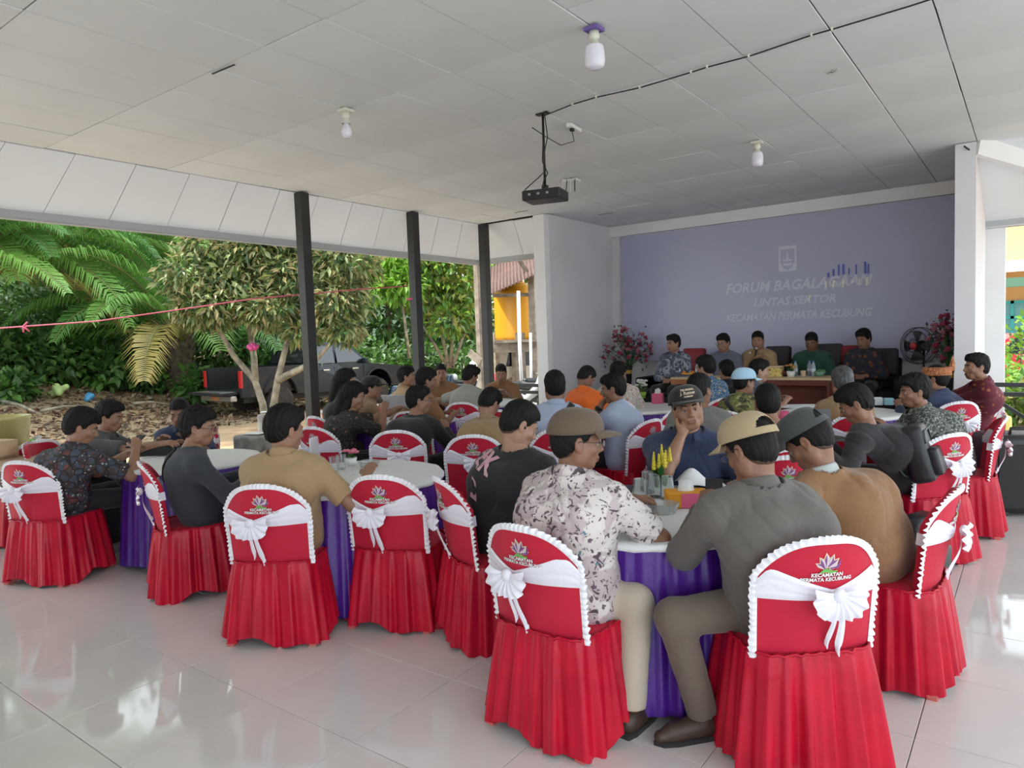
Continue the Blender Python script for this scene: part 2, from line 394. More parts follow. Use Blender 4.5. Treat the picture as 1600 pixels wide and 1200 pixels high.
# stage recess walls
w = MB(); w.box((-3.4, WY + .08, H / 2), (6.0, .16, H)); wb = struct(w.build('wall_back', wallm))
w = MB(); w.box((-6.12, 10.24, H / 2), (.15, 2.0, H)); struct(w.build('wall_left', wallm))
w = MB(); w.box((-6.19, 9.235, H / 2), (.2, .12, H)); struct(w.build('trim_5', whitep))
w = MB(); w.box((-.59, 10.2, H / 2), (.16, 2.2, H)); w.box((-.60, 9.11, H / 2), (.19, .14, H)); struct(w.build('wall_right', wallm))
w = MB(); w.box((-.41, 11.2, 1.6), (.22, .24, 3.2)); struct(w.build('trim_6', whitep))
w = MB(); w.bar((-.5, 9.06, 3.46), (1.3, 11.0, 2.86), .07, .2); w.box((.4, 11.02, 2.95), (2.0, .03, .3)); struct(w.build('trim_7', whitep))
w = MB(); w.box((-3.4, WY - .02, H - .09), (5.3, .05, .18)); struct(w.build('trim_8', whitep))
w = MB(); w.box((-3.8, YF + .1, H / 2), (7.4, .2, H)); struct(w.build('light_block_wall', wallm))  # unseen wall added behind the camera to cut the light from there
# black posts
for x, y, nm in ((-7.33, 5.63, 'post'), (-7.33, 7.58, 'post'), (-7.33, 9.24, 'post'), (-7.33, 2.05, 'post'), (3.15, 9.0, 'post'), (3.15, 5.6, 'post'), (3.15, 2.0, 'post')):
    p = MB(); p.box((0, 0, H / 2), (.13, .13, H - .01), bev=.006); p.box((0, 0, .05), (.16, .16, .1))
    o = p.build('black_post', blackpaint, loc=(x, y, 0))
    lab = {5.63: 'black square post nearest the tables on the garden side', 7.58: 'middle black square post tied with a pink string', 9.24: 'black square corner post beside the water tower view', 2.05: 'black post at the floor edge beyond the wooden counter'}.get(y) if x < 0 else 'black roof post along the open right side of the hall'
    tag(o, lab, 'post', None if x < 0 else 'posts of the open right side')
# railings
def railing(a, b, zt, label, n=2, diag=True):
    a = np.array(a, float); b = np.array(b, float); r = empty('railing', a, 0, label, 'railing'); L = b - a
    for z in (zt, zt - .11, .06): q = MB(); q.bar((0, 0, z), L + [0, 0, z], .05, .05); q.build('rail', blackpaint, r)
    for i in range(n + 1):
        q = MB(); q.bar(L * i / n + [0, 0, 0], L * i / n + [0, 0, zt], .06); q.build('baluster', blackpaint, r)
    if diag:
        for i in range(n):
            q = MB(); q.bar(L * i / n + [0, 0, zt - .14], L * (i + .5) / n + [0, 0, .4], .04); q.bar(L * (i + .5) / n + [0, 0, .4], L * (i + 1) / n + [0, 0, zt - .14], .04)
            q.bar(L * i / n + [0, 0, .08], L * (i + .5) / n + [0, 0, .4], .04); q.bar(L * (i + .5) / n + [0, 0, .4], L * (i + 1) / n + [0, 0, .08], .04); q.build('brace', blackpaint, r)
railing((-7.25, 9.25, 0), (-6.3, 9.25, 0), .84, 'black painted railing between corner post and white stage wall', 1)
railing((-.40, 10.0, 0), (3.1, 10.0, 0), .86, 'black painted railing with diagonal braces behind the loudspeaker', 4)
w = MB(); w.box((1.4, 9.75, -.16), (3.8, 1.1, .30)); struct(w.build('trim_9', tilem))

# ---------------------------------------------------------------- chair in cover
def zt_(u): return .872 - .13 * abs(u) ** 3
def bk(u, z, off=0.):
    """point on the rear face of the backrest; off > 0 goes outwards"""
    v = (z - .43) / .44; hw = .222 + .012 * v; x = u * hw * (1 - .05 * max(0, v) ** 5)
    y = -.20 - .085 * v + .085 * u * u * (.55 + .45 * v); g = 2 * .085 * u / hw; nn = math.hypot(g, 1)
    return np.array([x + off * g / nn, y - off / nn, z])
def bkz(u, v): return .43 + v * (zt_(u) - .43)
def make_chair(u0):
    root = empty('chair', (0, 0, 0))
    us = np.linspace(-1, 1, 25); vs_ = np.linspace(0, 1, 13); b = MB()
    b.grid([[bk(u, bkz(u, v)) for v in vs_] for u in us]); b.grid([[bk(u, bkz(u, v), -.032) for v in vs_] for u in us], flip=True)
    rim = [(-1, v) for v in vs_] + [(u, 1) for u in us[1:]] + [(1, v) for v in vs_[::-1][1:]]
    b.grid([[bk(u, bkz(u, v)), bk(u, bkz(u, v), -.032)] for u, v in rim], flip=True)
    b.build('backrest', red, root, True)
    # seat pad
    def sq(t, hx, hy, p=4.): c, s = math.cos(t), math.sin(t); k = (abs(c) ** p + abs(s) ** p) ** (-1 / p); return hx * c * k, hy * s * k
    sp = MB(); T = np.linspace(0, 2 * PI, 33)[:-1]
    sp.grid([[(x * f, y * f + .02, z) for f, z in ((1, .40), (1.0, .435), (.93, .452), (.5, .455), (.02, .455))] for x, y in [sq(t, .225, .225) for t in T]], cu=True)
    sp.build('seat', red, root, True)
    # gathered skirt
    K = 168; rows = np.linspace(0, 1, 13); r = np.random.default_rng(3); P = []
    ph = r.random(6) * 6
    for i in range(K):
        t = 2 * PI * i / K; col = []
        pl = .5 * math.sin(21 * t + ph[0] + 1.2 * math.sin(3 * t)) + .35 * math.sin(34 * t + ph[1] + math.sin(5 * t)) + .3 * math.sin(13 * t + ph[2])
        lo = .028 + .022 * math.sin(3 * t + 1) + .018 * math.sin(7 * t + 2) + .012 * pl
        for f in rows:
            hx = .232 + .052 * f ** .8; hy = .232 + .050 * f ** .8; x, y = sq(t, hx, hy, 4.5)
            a = (.006 + .026 * f) * pl; q = math.hypot(x, y); z = .452 + (lo - .452) * f
            if f == 0: a += .004 * math.sin(60 * t); z += .006 * math.sin(42 * t)
            col.append((x * (1 + a / q), y * (1 + a / q) + .015, z))
        P.append(col)
    sk = MB(); sk.grid(P, cu=True, flip=True); sk.build('skirt', satin, root, True)
    gt = MB(); gt.tube([(P[i][0][0] * 1.005, P[i][0][1], .452 + .004 * math.sin(i * 1.9)) for i in range(0, K, 2)], .006, 5, closed=True); gt.build('gathered_seam', satin, root, True)
    for sx in (-1, 1):
        for sy in (-1, 1):
            l = MB(); l.bar((sx * .17, sy * .17, .42), (sx * .205, sy * .205 + .01, .022), .03, .03); l.box((sx * .225, sy * .225 + .012, .013), (.045, .045, .026), bev=.006); l.build('leg', pinkleg, root)
    # ruffle trim round the rim
    path = []
    for u, v in [(-1, q) for q in np.linspace(0, 1, 40)] + [(q, 1) for q in np.linspace(-1, 1, 46)[1:]] + [(1, q) for q in np.linspace(1, 0, 40)[1:]]: path.append(bk(u, bkz(u, v), -.010))
    path = np.array(path); s = np.r_[0, np.cumsum(np.linalg.norm(np.diff(path, axis=0), axis=1))]; ss = np.linspace(0, s[-1], 330)
    path = np.stack([np.interp(ss, s, path[:, i]) for i in range(3)], 1); T_ = np.gradient(path, axis=0); T_ /= np.linalg.norm(T_, axis=1)[:, None]
    ctr = np.array([0, path[:, 1].mean(), .55]); nb = np.array([0, -1., 0]); out = np.cross(T_, nb); out /= np.linalg.norm(out, axis=1)[:, None]
    out *= np.sign(((path - ctr) * out).sum(1))[:, None]; ru = []
    for i in range(330):
        w2 = math.sin(ss[i] * 2 * PI / .19); wv = math.sin(ss[i] * 2 * PI / .024 + 1.3 * math.sin(ss[i] * 41)) * (.75 + .3 * math.sin(ss[i] * 67))
        ru.append([path[i] - out[i] * .006 + nb * .016, path[i] + out[i] * .008 + nb * (.018 + .004 * wv), path[i] + out[i] * (.015 + .002 * wv) + nb * (.012 + .008 * wv) + T_[i] * .004 * wv, path[i] + out[i] * (.020 + .002 * w2) + nb * (.008 + .0085 * wv)])
    q = MB(); q.grid(ru); q.build('ruffle_trim', ruffm, root, True)
    # sash
    sa = MB()
    def band(u):
        tt = min(1, abs(u - u0) / .85); z1 = .694 + .075 * tt ** 1.1; z0 = .655 + .004 * tt; return z0, min(z1, zt_(u) - .03)
    for off in (1, -1):
        g = []
        for u in np.linspace(-1, 1, 41):
            z0, z1 = band(u); o = .007 if off > 0 else -.039; row = []
            for k, f in enumerate(np.linspace(0, 1, 9)): row.append(bk(u, z0 + (z1 - z0) * f, o + off * (.003 * math.sin(f * 19 + u * 3) if 0 < f < 1 else -.004)))
            g.append(row)
        sa.grid(g, flip=off < 0)
    for u in (-1, 1): z0, z1 = band(u); sa.grid([[bk(u * 1.015, z0 + (z1 - z0) * f, o) for f in (0, .5, 1)] for o in (.008, -.016, -.040)], flip=u < 0)
    sa.build('sash', white, root, True)
    # bow: fan, knot, tails
    fb = MB(); c = bk(u0, .690, .012)
    g = []
    for th in np.linspace(-.12, PI + .12, 53):
        row = []
        for f in np.linspace(.08, 1, 7):
            R_ = (.092 + .012 * math.sin(th * 3)) * f; dz = .018 + .030 * math.sin(f * 2.2) + .010 * f * math.sin(th * 17)
            row.append(c + [R_ * math.cos(th) * 1.0, -dz, -R_ * math.sin(th) * 1.10 + .012 * (1 - math.sin(th)) * f])
        g.append(row)
    fb.grid(g)
    bow = fb.build('bow', white, root, True)
    kn = MB(); kn.ball(c + [0, -.03, -.004], (.024, .02, .026), 10); kn.build('knot', white, bow, True)
    tl = MB()
    for sx, ln, wd in ((.012, .235, .026), (-.004, .20, .02)):
        g = []
        for f in np.linspace(0, 1, 12):
            w2 = wd * (.55 + .9 * f - .95 * max(0, f - .72) / .28 * (.9)); z = c[2] - .02 - ln * f; y = bk(u0, max(.43, z), .022)[1] - .012 * math.sin(f * 5) - .01
            g.append([[c[0] + sx + sx * f * 2 + e * w2 * .5, y - .006 * math.cos(e * 2.5) * f, z + (.02 * abs(e) * (f > .9))] for e in np.linspace(-1, 1, 6)])
        tl.grid(g)
    tl.build('tail', white, bow, True)
    # emblem and words
    if True:
        cream = mat('emblem_outline', (.75, .58, .42), .7); vio = mat('emblem_violet', (.20, .07, .22), .7); lil = mat('emblem_lilac', (.62, .50, .56), .7); grn = mat('emblem_green', (.16, .42, .10), .7)
        em = MB()
        def flat(pts, mi, off): P = [bk(x / .23, z, off) for x, z in pts]; em.add(P, [list(range(len(P)))], mi)
        ec = np.array([.0, .772])
        for k, (an, ln, wd) in enumerate(((-62, .046, .016), (-36, .052, .018), (-10, .058, .019), (18, .054, .018), (44, .050, .018), (70, .044, .014))):
            a = math.radians(an); d = np.array([math.sin(a), math.cos(a)]); n_ = np.array([d[1], -d[0]]); o_ = ec + d * .006
            gem = lambda s2: [o_ + d * ln * q * s2 + n_ * wd * e * s2 for q, e in ((0, -.35), (.65, -.55), (1, 0), (.65, .55), (0, .35))]
            flat(gem(1.), 0, .0022 + k * .00012); inn = [o_ + d * .003 + (p - o_) * .80 for p in gem(1.)]; flat(inn, (1, 2, 2, 1, 2, 1)[k], .003 + k * .00012)
            flat([inn[0], inn[1], inn[2], o_ + d * ln * .5], (2, 1, 1, 2, 1, 2)[k], .0036 + k * .00012)
        gr_ = [(ec[0] - .030 + .062 * f, ec[1] - .012 + .010 * math.sin(f * 5) + .018 * f) for f in np.linspace(0, 1, 8)]
        flat(gr_ + [(x + .004, z - .016 * math.sin(PI * (i + .5) / 8)) for i, (x, z) in list(enumerate(gr_))[::-1]], 3, .0048)
        flat([(.026, .775), (.040, .80), (.046, .812), (.044, .79), (.036, .772)], 1, .0044)
        em.build('emblem', [cream, vio, lil, grn], root)
        for colr, off, dx in ((mat('letter_shadow', (.02, .01, .01), .8), .0045, .0012), (mat('letter_white', (.82, .8, .8), .7), .0055, 0)):
            lt = MB()
            for s, z, sz in (('KECAMATAN', .752, .019), ('PERMATA KECUBUNG', .735, .0185)):
                V, F = text_mesh(s, sz, .0006); lt.add([bk((x + dx) / .23, z + y - dx, off) for x, y, _ in V], F)
            lt.build('lettering' if dx == 0 else 'letter_outline', colr, root)
    return root
CHAIRS = [make_chair(-.22), make_chair(.12)]
used = [False, False]
def chair(x, y, yaw, label, variant=0, z=0.):
    c = CHAIRS[variant]
    if used[variant]: c = copy_tree(c)
    used[variant] = True; c.location = (x, y, z); c.rotation_euler = (0, 0, yaw)
    return tag(c, label, 'chair', 'chairs in red covers with white sashes')
# ---------------------------------------------------------------- round tables
def make_table():
    root = empty('round_table', (0, 0, 0)); R_ = .575; tp = MB(); K = 72
    T = np.linspace(0, 2 * PI, K + 1)[:-1]; r = np.random.default_rng(5)
    lip = [.010 * math.sin(9 * t + 1) + .006 * math.sin(17 * t) for t in T]
    tp.grid([[(x * f, y * f, z - (l_ * .6 if f > 1 else 0)) for f, z in ((1.0, .715), (1.021, .722), (1.021, .740), (1.0, .749), (.9, .75), (.4, .75), (.01, .75))] for (x, y), l_ in zip([(R_ * math.cos(t), R_ * math.sin(t)) for t in T], lip)], cu=True)
    tp.build('tabletop', cloth, root, True)
    K = 260; P = []
    for i in range(K):
        t = 2 * PI * i / K; pl = .6 * math.sin(52 * t + 1.5 * math.sin(4 * t)) + .4 * math.sin(31 * t + 2) + .25 * math.sin(77 * t); lo = .035 + .02 * math.sin(5 * t) + .01 * pl
        P.append([((R_ - .004 + .055 * f + (.005 + .02 * f) * pl) * math.cos(t), (R_ - .004 + .055 * f + (.005 + .02 * f) * pl) * math.sin(t), .728 + (lo - .728) * f) for f in np.linspace(0, 1, 9)])
    s = MB(); s.grid(P, cu=True, flip=True); s.build('table_skirt', purple, root, True)
    lg = MB(); lg.lathe([(.04, .0), (.05, .70)], n=10); lg.build('pedestal', metal, root)
    return root
TAB = {}
tl_ = dict(T1=(-1.48, 3.10, 'front right table with water glasses and yellow flower'), T2=(-3.55, 3.02, 'front middle table with pink roses and glass ashtray'), T3=(-5.28, 2.9, 'front left table among the four men nearest the garden'),
           T4=(-5.60, 5.5, 'round table in front of the woman holding white sheets'), T8=(-3.65, 5.35, 'centre table between two men in light blue shirts'), T9=(-1.72, 5.35, 'round table beside the man with a backpack'),
           T5=(-6.0, 7.5, 'round table with blue folders near corner post'), T6=(-3.75, 7.45, 'round table with pink tissue box and white flowers'), T7=(-1.55, 7.6, 'round table with white sheets before the brown wooden desk'))
mt_ = make_table(); first = True
for k, (x, y, lab) in tl_.items():
    o = mt_ if first else copy_tree(mt_); first = False; o.location = (x, y, 0); o.rotation_euler = (0, 0, x * 3 + y); tag(o, lab + ', purple satin skirt', 'table', 'round tables with purple skirts'); TAB[k] = (x, y)
    if k == 'T3': o.scale = (.86, .86, 1)
# ---------------------------------------------------------------- people
def skin(i): return mat('skin_%s' % 'abcd'[i], [(.30, .155, .095), (.245, .12, .072), (.20, .095, .058), (.38, .215, .145)][i], .5, subs=.08, bump=(180, .08, .002))
hairm = mat('black_hair', (.006, .005, .005), .62, spec=.22, bump=(160, .7, .004)); greyhair = mat('greying_hair', (.07, .07, .072), .45, bump=(140, .6, .004), var=(60, .7))
lipm = mat('lips', (.20, .085, .062), .5); eyew = mat('eye_white', (.36, .33, .31), .4); iris = mat('eye_iris', (.015, .01, .008), .15)
def M_(n, c, **k): k.setdefault('rough', .85); k.setdefault('bump', (70, .2)); k.setdefault('sheen', .15); return mat(n, c, **k)
khaki = M_('khaki_uniform', (.30, .19, .095)); khaki2 = M_('tan_uniform', (.36, .24, .125)); brownu = M_('brown_uniform', (.235, .115, .048))
olive = M_('olive_grey_cotton', (.115, .102, .092)); navy = M_('navy_cotton', (.022, .034, .085)); blackc = M_('black_cotton', (.012, .012, .014)); slate = M_('slate_jacket', (.032, .036, .046))
lblue = M_('light_blue_cotton', (.36, .42, .56)); orange = M_('orange_cotton', (.75, .14, .012)); greyg = M_('grey_green_cotton', (.30, .31, .27)); darkgrey = M_('dark_grey_cotton', (.06, .065, .065)); bluegrey = M_('blue_grey_cotton', (.10, .11, .15))
green = M_('dark_green_cotton', (.012, .06, .035)); maroon = M_('maroon_batik', (.13, .018, .035)); greyc = M_('mid_grey_cotton', (.17, .17, .165))
batikb = pattern('dark_brown_batik', (.05, .035, .035), [((.16, .045, .045), 13, .34, .1), ((.05, .065, .09), 11, .12, .06), ((.45, .42, .40), 30, .16, .06), ((.02, .015, .015), 17, .05, .03)], 1.)
batikw = pattern('cream_leaf_batik', (.50, .42, .43), [((.66, .60, .58), 5, .50, .02), ((.085, .055, .075), 15, .60, .02), ((.12, .08, .10), 34, .60, .02), ((.08, .20, .26), 9, .69, .02)], 1., 'noise')
batikblue = pattern('blue_tropical_batik', (.025, .10, .20), [((.50, .33, .10), 20, .22, .05), ((.34, .38, .40), 26, .03, .03), ((.01, .03, .08), 15, .12, .04)], 1.)
batikgr = pattern('green_leaf_batik', (.17, .18, .05), [((.04, .045, .02), 7, .52, .04), ((.42, .38, .2), 14, .58, .03)], 1., 'noise')
greyflower = pattern('grey_floral_print', (.055, .065, .06), [((.40, .41, .38), 40, .28, .07), ((.20, .21, .19), 26, .05, .03)], 1.)
blkflower = pattern('black_floral_print', (.014, .012, .013), [((.26, .12, .09), 17, .15, .05), ((.20, .17, .13), 30, .006, .012)], 1.)
whtflower = pattern('white_floral_print', (.62, .55, .52), [((.55, .22, .16), 15, .27, .07), ((.35, .32, .25), 24, .05, .04)], 1.)
bluetie = pattern('grey_blue_batik', (.075, .085, .12), [((.26, .27, .33), 8, .52, .05), ((.03, .035, .05), 16, .56, .05)], 1., 'noise')
marobat = pattern('maroon_flower_batik', (.13, .016, .03), [((.36, .11, .04), 16, .22, .05)], 1.)
bluebat = pattern('black_orange_batik', (.018, .018, .028), [((.16, .05, .022), 12, .24, .07)], 1.)
beige = M_('beige_trousers', (.47, .40, .32)); olivet = M_('olive_brown_trousers', (.13, .10, .075)); blackt = M_('black_trousers', (.014, .014, .016)); khakit = M_('khaki_trousers', (.27, .18, .10))
shoeb = mat('brown_leather', (.05, .028, .018), .5); shoeg = mat('grey_sneaker', (.42, .42, .44), .6); sole = mat('white_sole', (.65, .65, .63), .6)
capbrown = M_('brown_cap_cotton', (.12, .082, .055)); capbeige = M_('beige_cap_cotton', (.38, .29, .17)); capblack = M_('black_cap_cotton', (.013, .012, .011)); capgrey = M_('charcoal_cap_cotton', (.05, .055, .056)); capblue = M_('light_blue_cap_cotton', (.40, .62, .78))
glassrim = mat('spectacle_frame', (.02, .02, .02), .3); lens = mat('spectacle_lens', (.9, .93, .95), .03, trans=.95); lens.node_tree.nodes['Principled BSDF'].inputs['IOR'].default_value = 1.03
gold = mat('gold_thread', (.65, .42, .08), .4)
UP = np.array([0, 0, 1.])
def nrm(v): v = np.asarray(v, float); return v / (np.linalg.norm(v) + 1e-9)
def hand_prims(Wp, u, n, side, curl, s=.95, thumb=.5, spread=.0):
    u = nrm(u); n = nrm(n - u * (n @ u)); t = np.cross(u, n) * side; P = []
    kn = []
    for o, L in ((.028, .088), (.010, .093), (-.010, .088), (-.027, .080)):
        K = Wp + s * (u * L + t * o); kn.append(K); P.append(('c', Wp + s * t * o * .55 + u * s * .012, K, .0165 * s, .0125 * s, .014))
    for q, (K, L) in enumerate(zip(kn, (.072, .080, .074, .058))):
        c = curl * (1 + .10 * q); d = u; p = K; a = 0
        for j, fr in enumerate((.45, .31, .24)):
            a += c * (1., 1.15, .8)[j]; d = u * math.cos(a) + n * math.sin(a) + t * spread * (1.5 - q) * .12; p2 = p + nrm(d) * L * fr * s
            P.append(('c', p, p2, (.0098, .0090, .0082)[j] * s, (.0090, .0082, .0070)[j] * s, .004)); p = p2
    b = Wp + s * (u * .022 + t * .020); d = nrm(t * .72 + u * .62 + n * .30)
    p1 = b + d * .042 * s; p2 = p1 + nrm(d * .55 + u * .7 + n * thumb * .5) * .032 * s; p3 = p2 + nrm(d * .2 + u * .8 + n * thumb - t * thumb * .5) * .026 * s
    return P + [('c', b, p1, .0165 * s, .0120 * s, .012), ('c', p1, p2, .0115 * s, .0105 * s, .005), ('c', p2, p3, .0105 * s, .0080 * s, .005)]
def person(px, py, D, a, label, shirt, sleeve='s', trousers=blackt, hair='short', hy=0, hp=8, hr=0, g=1., sk=1, rh=None, lh=None, hc=None, z0=0., cap=None, capback=False, glasses=False, face=True, collar=True, hm=None, brim=None,
           legs=None, shoes=None, curl=(.35, .35), L=.64, cpx=None, poleR=None, poleL=None, chairv=None, chairlab=None, ca=None, tuck=False, w=1., nR=None, nL=None, hs=1., cshift=(0, 0)):
    hm = hm or hairm
    Hw = at(px, py, D); d = adir(a); yaw = yaw_of(d); hz = Hw[2] - z0
    rise = min(max(hz - .49, .3), L * .995); off = math.sqrt(max(L * L - rise * rise, .0004)); off = min(off, .36)
    base = np.array([Hw[0] - d[0] * off, Hw[1] - d[1] * off, z0])
    if cpx is not None:
        base = atz(cpx[0], cpx[1], 0.) if z0 == 0 else base; base[:2] += adir(ca if ca is not None else a) * .075
    Rw = np.array([[math.cos(yaw), -math.sin(yaw), 0], [math.sin(yaw), math.cos(yaw), 0], [0, 0, 1]])
    tol = lambda P: Rw.T @ (np.asarray(P, float) - base)
    Hc = tol(Hw); lean = math.atan2(math.hypot(Hc[0], max(0, Hc[1])), rise)
    Rh = rotm(0, 0, -math.radians(hy)) @ rotm(-math.radians(hp), 0, 0) @ rotm(0, math.radians(hr), 0)
    hd = lambda x, y, z: Hc + Rh @ (np.array([x, y, z]) * hs)
    N = Hc + np.array([0, -.035 - .02 * math.sin(lean), -.155 * hs]); p0 = np.array([0, 0, .50])
    sp = nrm(N - p0); bowv = np.array([0, -.055 - .04 * math.sin(lean), .01]); C = p0 + (N - p0) * .66 + bowv; Wt = p0 + (N - p0) * .30 + bowv * .7
    S = {s: N + np.array([s * .168 * w, .0, -.055]) - sp * .012 for s in (1, -1)}
    # arms
    arms = {}
    for s, tgt, pol in ((1, rh, poleR), (-1, lh, poleL)):
        if tgt is None: T_ = np.array([s * .13, max(.30, N[1] + .27), .80])
        elif len(tgt) == 4 and tgt[0] == 'w': T_ = tol(at(*tgt[1:]))
        elif tgt[0] == 'h': T_ = hd(*tgt[1:])
        elif tgt[0] == 'lap': T_ = np.array([s * .07, .26, .64])
        else: T_ = np.array(tgt, float)
        l1, l2 = .285, .245; v = T_ - S[s]; dist = np.linalg.norm(v)
        if dist > (l1 + l2) * .985: T_ = S[s] + v / dist * (l1 + l2) * .985; dist = (l1 + l2) * .985
        v = T_ - S[s]; dist = max(dist, .12); x_ = (l1 * l1 - l2 * l2 + dist * dist) / (2 * dist); h_ = math.sqrt(max(l1 * l1 - x_ * x_, 1e-4)); u = v / dist
        pl = np.array(pol, float) if pol is not None else np.array([s * .75, -.25, -1.]); pl = nrm(pl - u * (pl @ u)); E = S[s] + u * x_ + pl * h_
        arms[s] = (S[s], E, T_)
    if legs is None: legs = {1: (.11, .42, .515, .12, .40), -1: (-.11, .42, .515, -.12, .40)}
    lg = {s: (np.array([s * .085, .03, .515]), np.array(legs[s][:3]), np.array([legs[s][3], legs[s][4], .085])) for s in (1, -1)}
    ar = (.046 + .006 * (g - 1) * 5) if g > 1 else .046
    def torso(e, gg=1.):
        G = g * gg; k = .06
        return [('c', p0 + [-.075, -.01, .03], p0 + [.075, -.01, .03], .115 * G + e, .115 * G + e, k), ('c', Wt + [-.062, 0, 0], Wt + [.062, 0, 0], .112 * G + e, .112 * G + e, k),
                ('c', C + np.array([-.075 * w, 0, 0]), C + np.array([.075 * w, 0, 0]), .112 * G + e, .112 * G + e, k)] + \
               [('c', p0 + [s * .07, -.01, .03], Wt + [s * .062, 0, 0], .108 * G + e, .106 * G + e, k) for s in (1, -1)] + [('c', Wt + [s * .062, 0, 0], C + np.array([s * .075 * w, 0, 0]), .108 * G + e, .108 * G + e, k) for s in (1, -1)] + \
               [('c', C + np.array([s * .07 * w, 0, .02]), S[s] + np.array([-s * .035, -.005, -.01]), .10 * G + e, .058 + e, k) for s in (1, -1)] + \
               [('c', N + [0, -.012, .015], S[s], .056 + e, .050 + e, k) for s in (1, -1)]
    vb = min(.018, max(.0085, .0021 * D)); vh = min(.009, max(.0044, .0014 * D)); vhd = min(.0068, max(.0042, .0012 * D))
    neck = ('c', N - sp * .04, hd(0, -.022, -.05), .059, .055, .02)
    body = [(p[0], p[1], p[2], p[3] - .004, p[4] - .004, p[5]) for p in torso(0., .93)] + [neck]
    for s in (1, -1):
        A, E, T_ = arms[s]; body += [('c', A, E, ar, ar - .007, .02), ('c', E, E + (T_ - E) * .35, ar - .008, ar - .005, .015), ('c', E + (T_ - E) * .35, T_, ar - .005, .027, .015)]
        h_, k_, f_ = lg[s]; body += [('c', h_, k_, .068, .050, .03), ('c', k_, f_, .050, .034, .02)]
    Vb, Fb = sdf_mesh(body, vb, .025)
    # head
    sc = lambda r: [q * hs for q in r]
    hp_ = [('e', hd(0, -.014, .032), sc((.075, .096, .086)), .02, Rh), ('e', hd(0, .022, -.032), sc((.062, .072, .084)), .03, Rh), ('c', hd(-.022, .052, -.088), hd(.022, .052, -.088), .026 * hs, .026 * hs, .02),
           ('c', hd(0, .086, .012), hd(0, .106, -.026), .0075 * hs, .0125 * hs, .010), ('c', hd(-.034, .076, .020), hd(.034, .076, .020), .011 * hs, .011 * hs, .012), ('c', hd(-.012, .094, -.032), hd(.012, .094, -.032), .0095 * hs, .0095 * hs, .006),
           ('e', hd(.043, .056, -.026), sc((.024, .022, .024)), .014, Rh), ('e', hd(-.043, .056, -.026), sc((.024, .022, .024)), .014, Rh),
           ('c', hd(-.019, .087, -.0600), hd(.019, .087, -.0600), .0085 * hs, .0085 * hs, .004), ('c', hd(-.015, .086, -.072), hd(.015, .086, -.072), .009 * hs, .009 * hs, .004),
           ('e', hd(.064, .005, -.055), sc((.016, .03, .04)), .03, Rh), ('e', hd(-.064, .005, -.055), sc((.016, .03, .04)), .03, Rh),
           ('c', hd(0, -.022, -.045), N - sp * .0 + [0, 0, -.01], .054, .057, .02)]
    for s in (1, -1):
        hp_ += [('e', hd(s * .080, -.012, -.004), sc((.008, .019, .031)), .006, Rh), ('e', hd(s * .078, -.004, -.028), sc((.007, .010, .013)), .006, Rh)]
    sb = [('e', hd(s * .031, .104, .0), sc((.017, .020, .011)), .010, Rh) for s in (1, -1)] + [('e', hd(s * .089, -.008, 0), sc((.007, .011, .018)), .004, Rh) for s in (1, -1)] + [('c', hd(-.02, .100, -.0662), hd(.02, .100, -.0662), .0035 * hs, .0035 * hs, .003)]
    Vh, Fh = sdf_mesh(hp_, vhd, .02, subs=sb)
    loc_h = ((Vh - Hc) @ Rh) / hs; fc = loc_h[Fh].mean(1)
    lip = (fc[:, 1] > .078) & (fc[:, 2] < -.0545) & (fc[:, 2] > -.079) & (np.abs(fc[:, 0]) < .025 - .25 * np.abs(fc[:, 2] + .066))
    Vs = [Vb, Vh]; Fs = [Fb, Fh + len(Vb)]; fm = [np.zeros(len(Fb), int), lip.astype(int)]; nv = len(Vb) + len(Vh)
    for s in (1, -1):
        A, E, T_ = arms[s]; u = nrm(T_ - E); nn = (nR if s == 1 else nL); nn = np.array(nn, float) if nn is not None else np.array([-s * .35, .1, -1.])
        Vq, Fq = sdf_mesh(hand_prims(T_ + u * .0, u, nn, s, curl[0 if s == 1 else 1]) + [('c', T_ - u * .05, T_ + u * .02, .0285, .022, .012)], vh, .006)
        Vs.append(Vq); Fs.append(Fq + nv); fm.append(np.zeros(len(Fq), int)); nv += len(Vq)
    o = mesh_obj('person', np.concatenate(Vs), np.concatenate(Fs), [skin(sk), lipm], None, np.concatenate(fm), loc=base, rotz=yaw)
    tag(o, label, 'person')
    # shirt
    sh = torso(.014)
    for s in (1, -1):
        A, E, T_ = arms[s]; sl = ar + .018
        if sleeve == 'l':
            sh += [('c', A, E, sl, sl - .004, .03), ('c', E, T_ - nrm(T_ - E) * .015, sl - .004, .041, .02, 'b')]
        else: e2 = A + (E - A) * (.80 if sleeve == 's' else .9); sh += [('c', A, e2, sl, sl + .006, .035, 'b')]
    ncut = N + [0, 0, .026]; nn_ = nrm(nrm(hd(0, -.022, -.05) - N) + UP * 1.3)
    Vt, Ft = sdf_mesh(sh, vb, .03, cuts=[lambda X: np.minimum((X - ncut) @ nn_, .095 - np.linalg.norm(X - ncut, axis=-1))])
    V0 = Vt; Vt = folds(Vt, Ft, .012 if D < 6 else .007, int(px)); mk_ = np.clip((np.linalg.norm(V0 - N, axis=1) - .085) / .07, 0, 1)[:, None]; Vt = V0 + (Vt - V0) * mk_; so = mesh_obj('shirt', Vt, Ft, shirt, o)
    hdir = nn_ - UP * nn_[2]
    if not collar:
        cm = MB(); cm.tube([N + [0, .004, .012] + np.array([math.sin(t) * .066, math.cos(t) * .066, -.024 * math.cos(t)]) + UP * .004 for t in np.linspace(0, 2 * PI, 25)[:-1]], .009, 6, closed=True); cm.build('neckband', shirt, so, True)
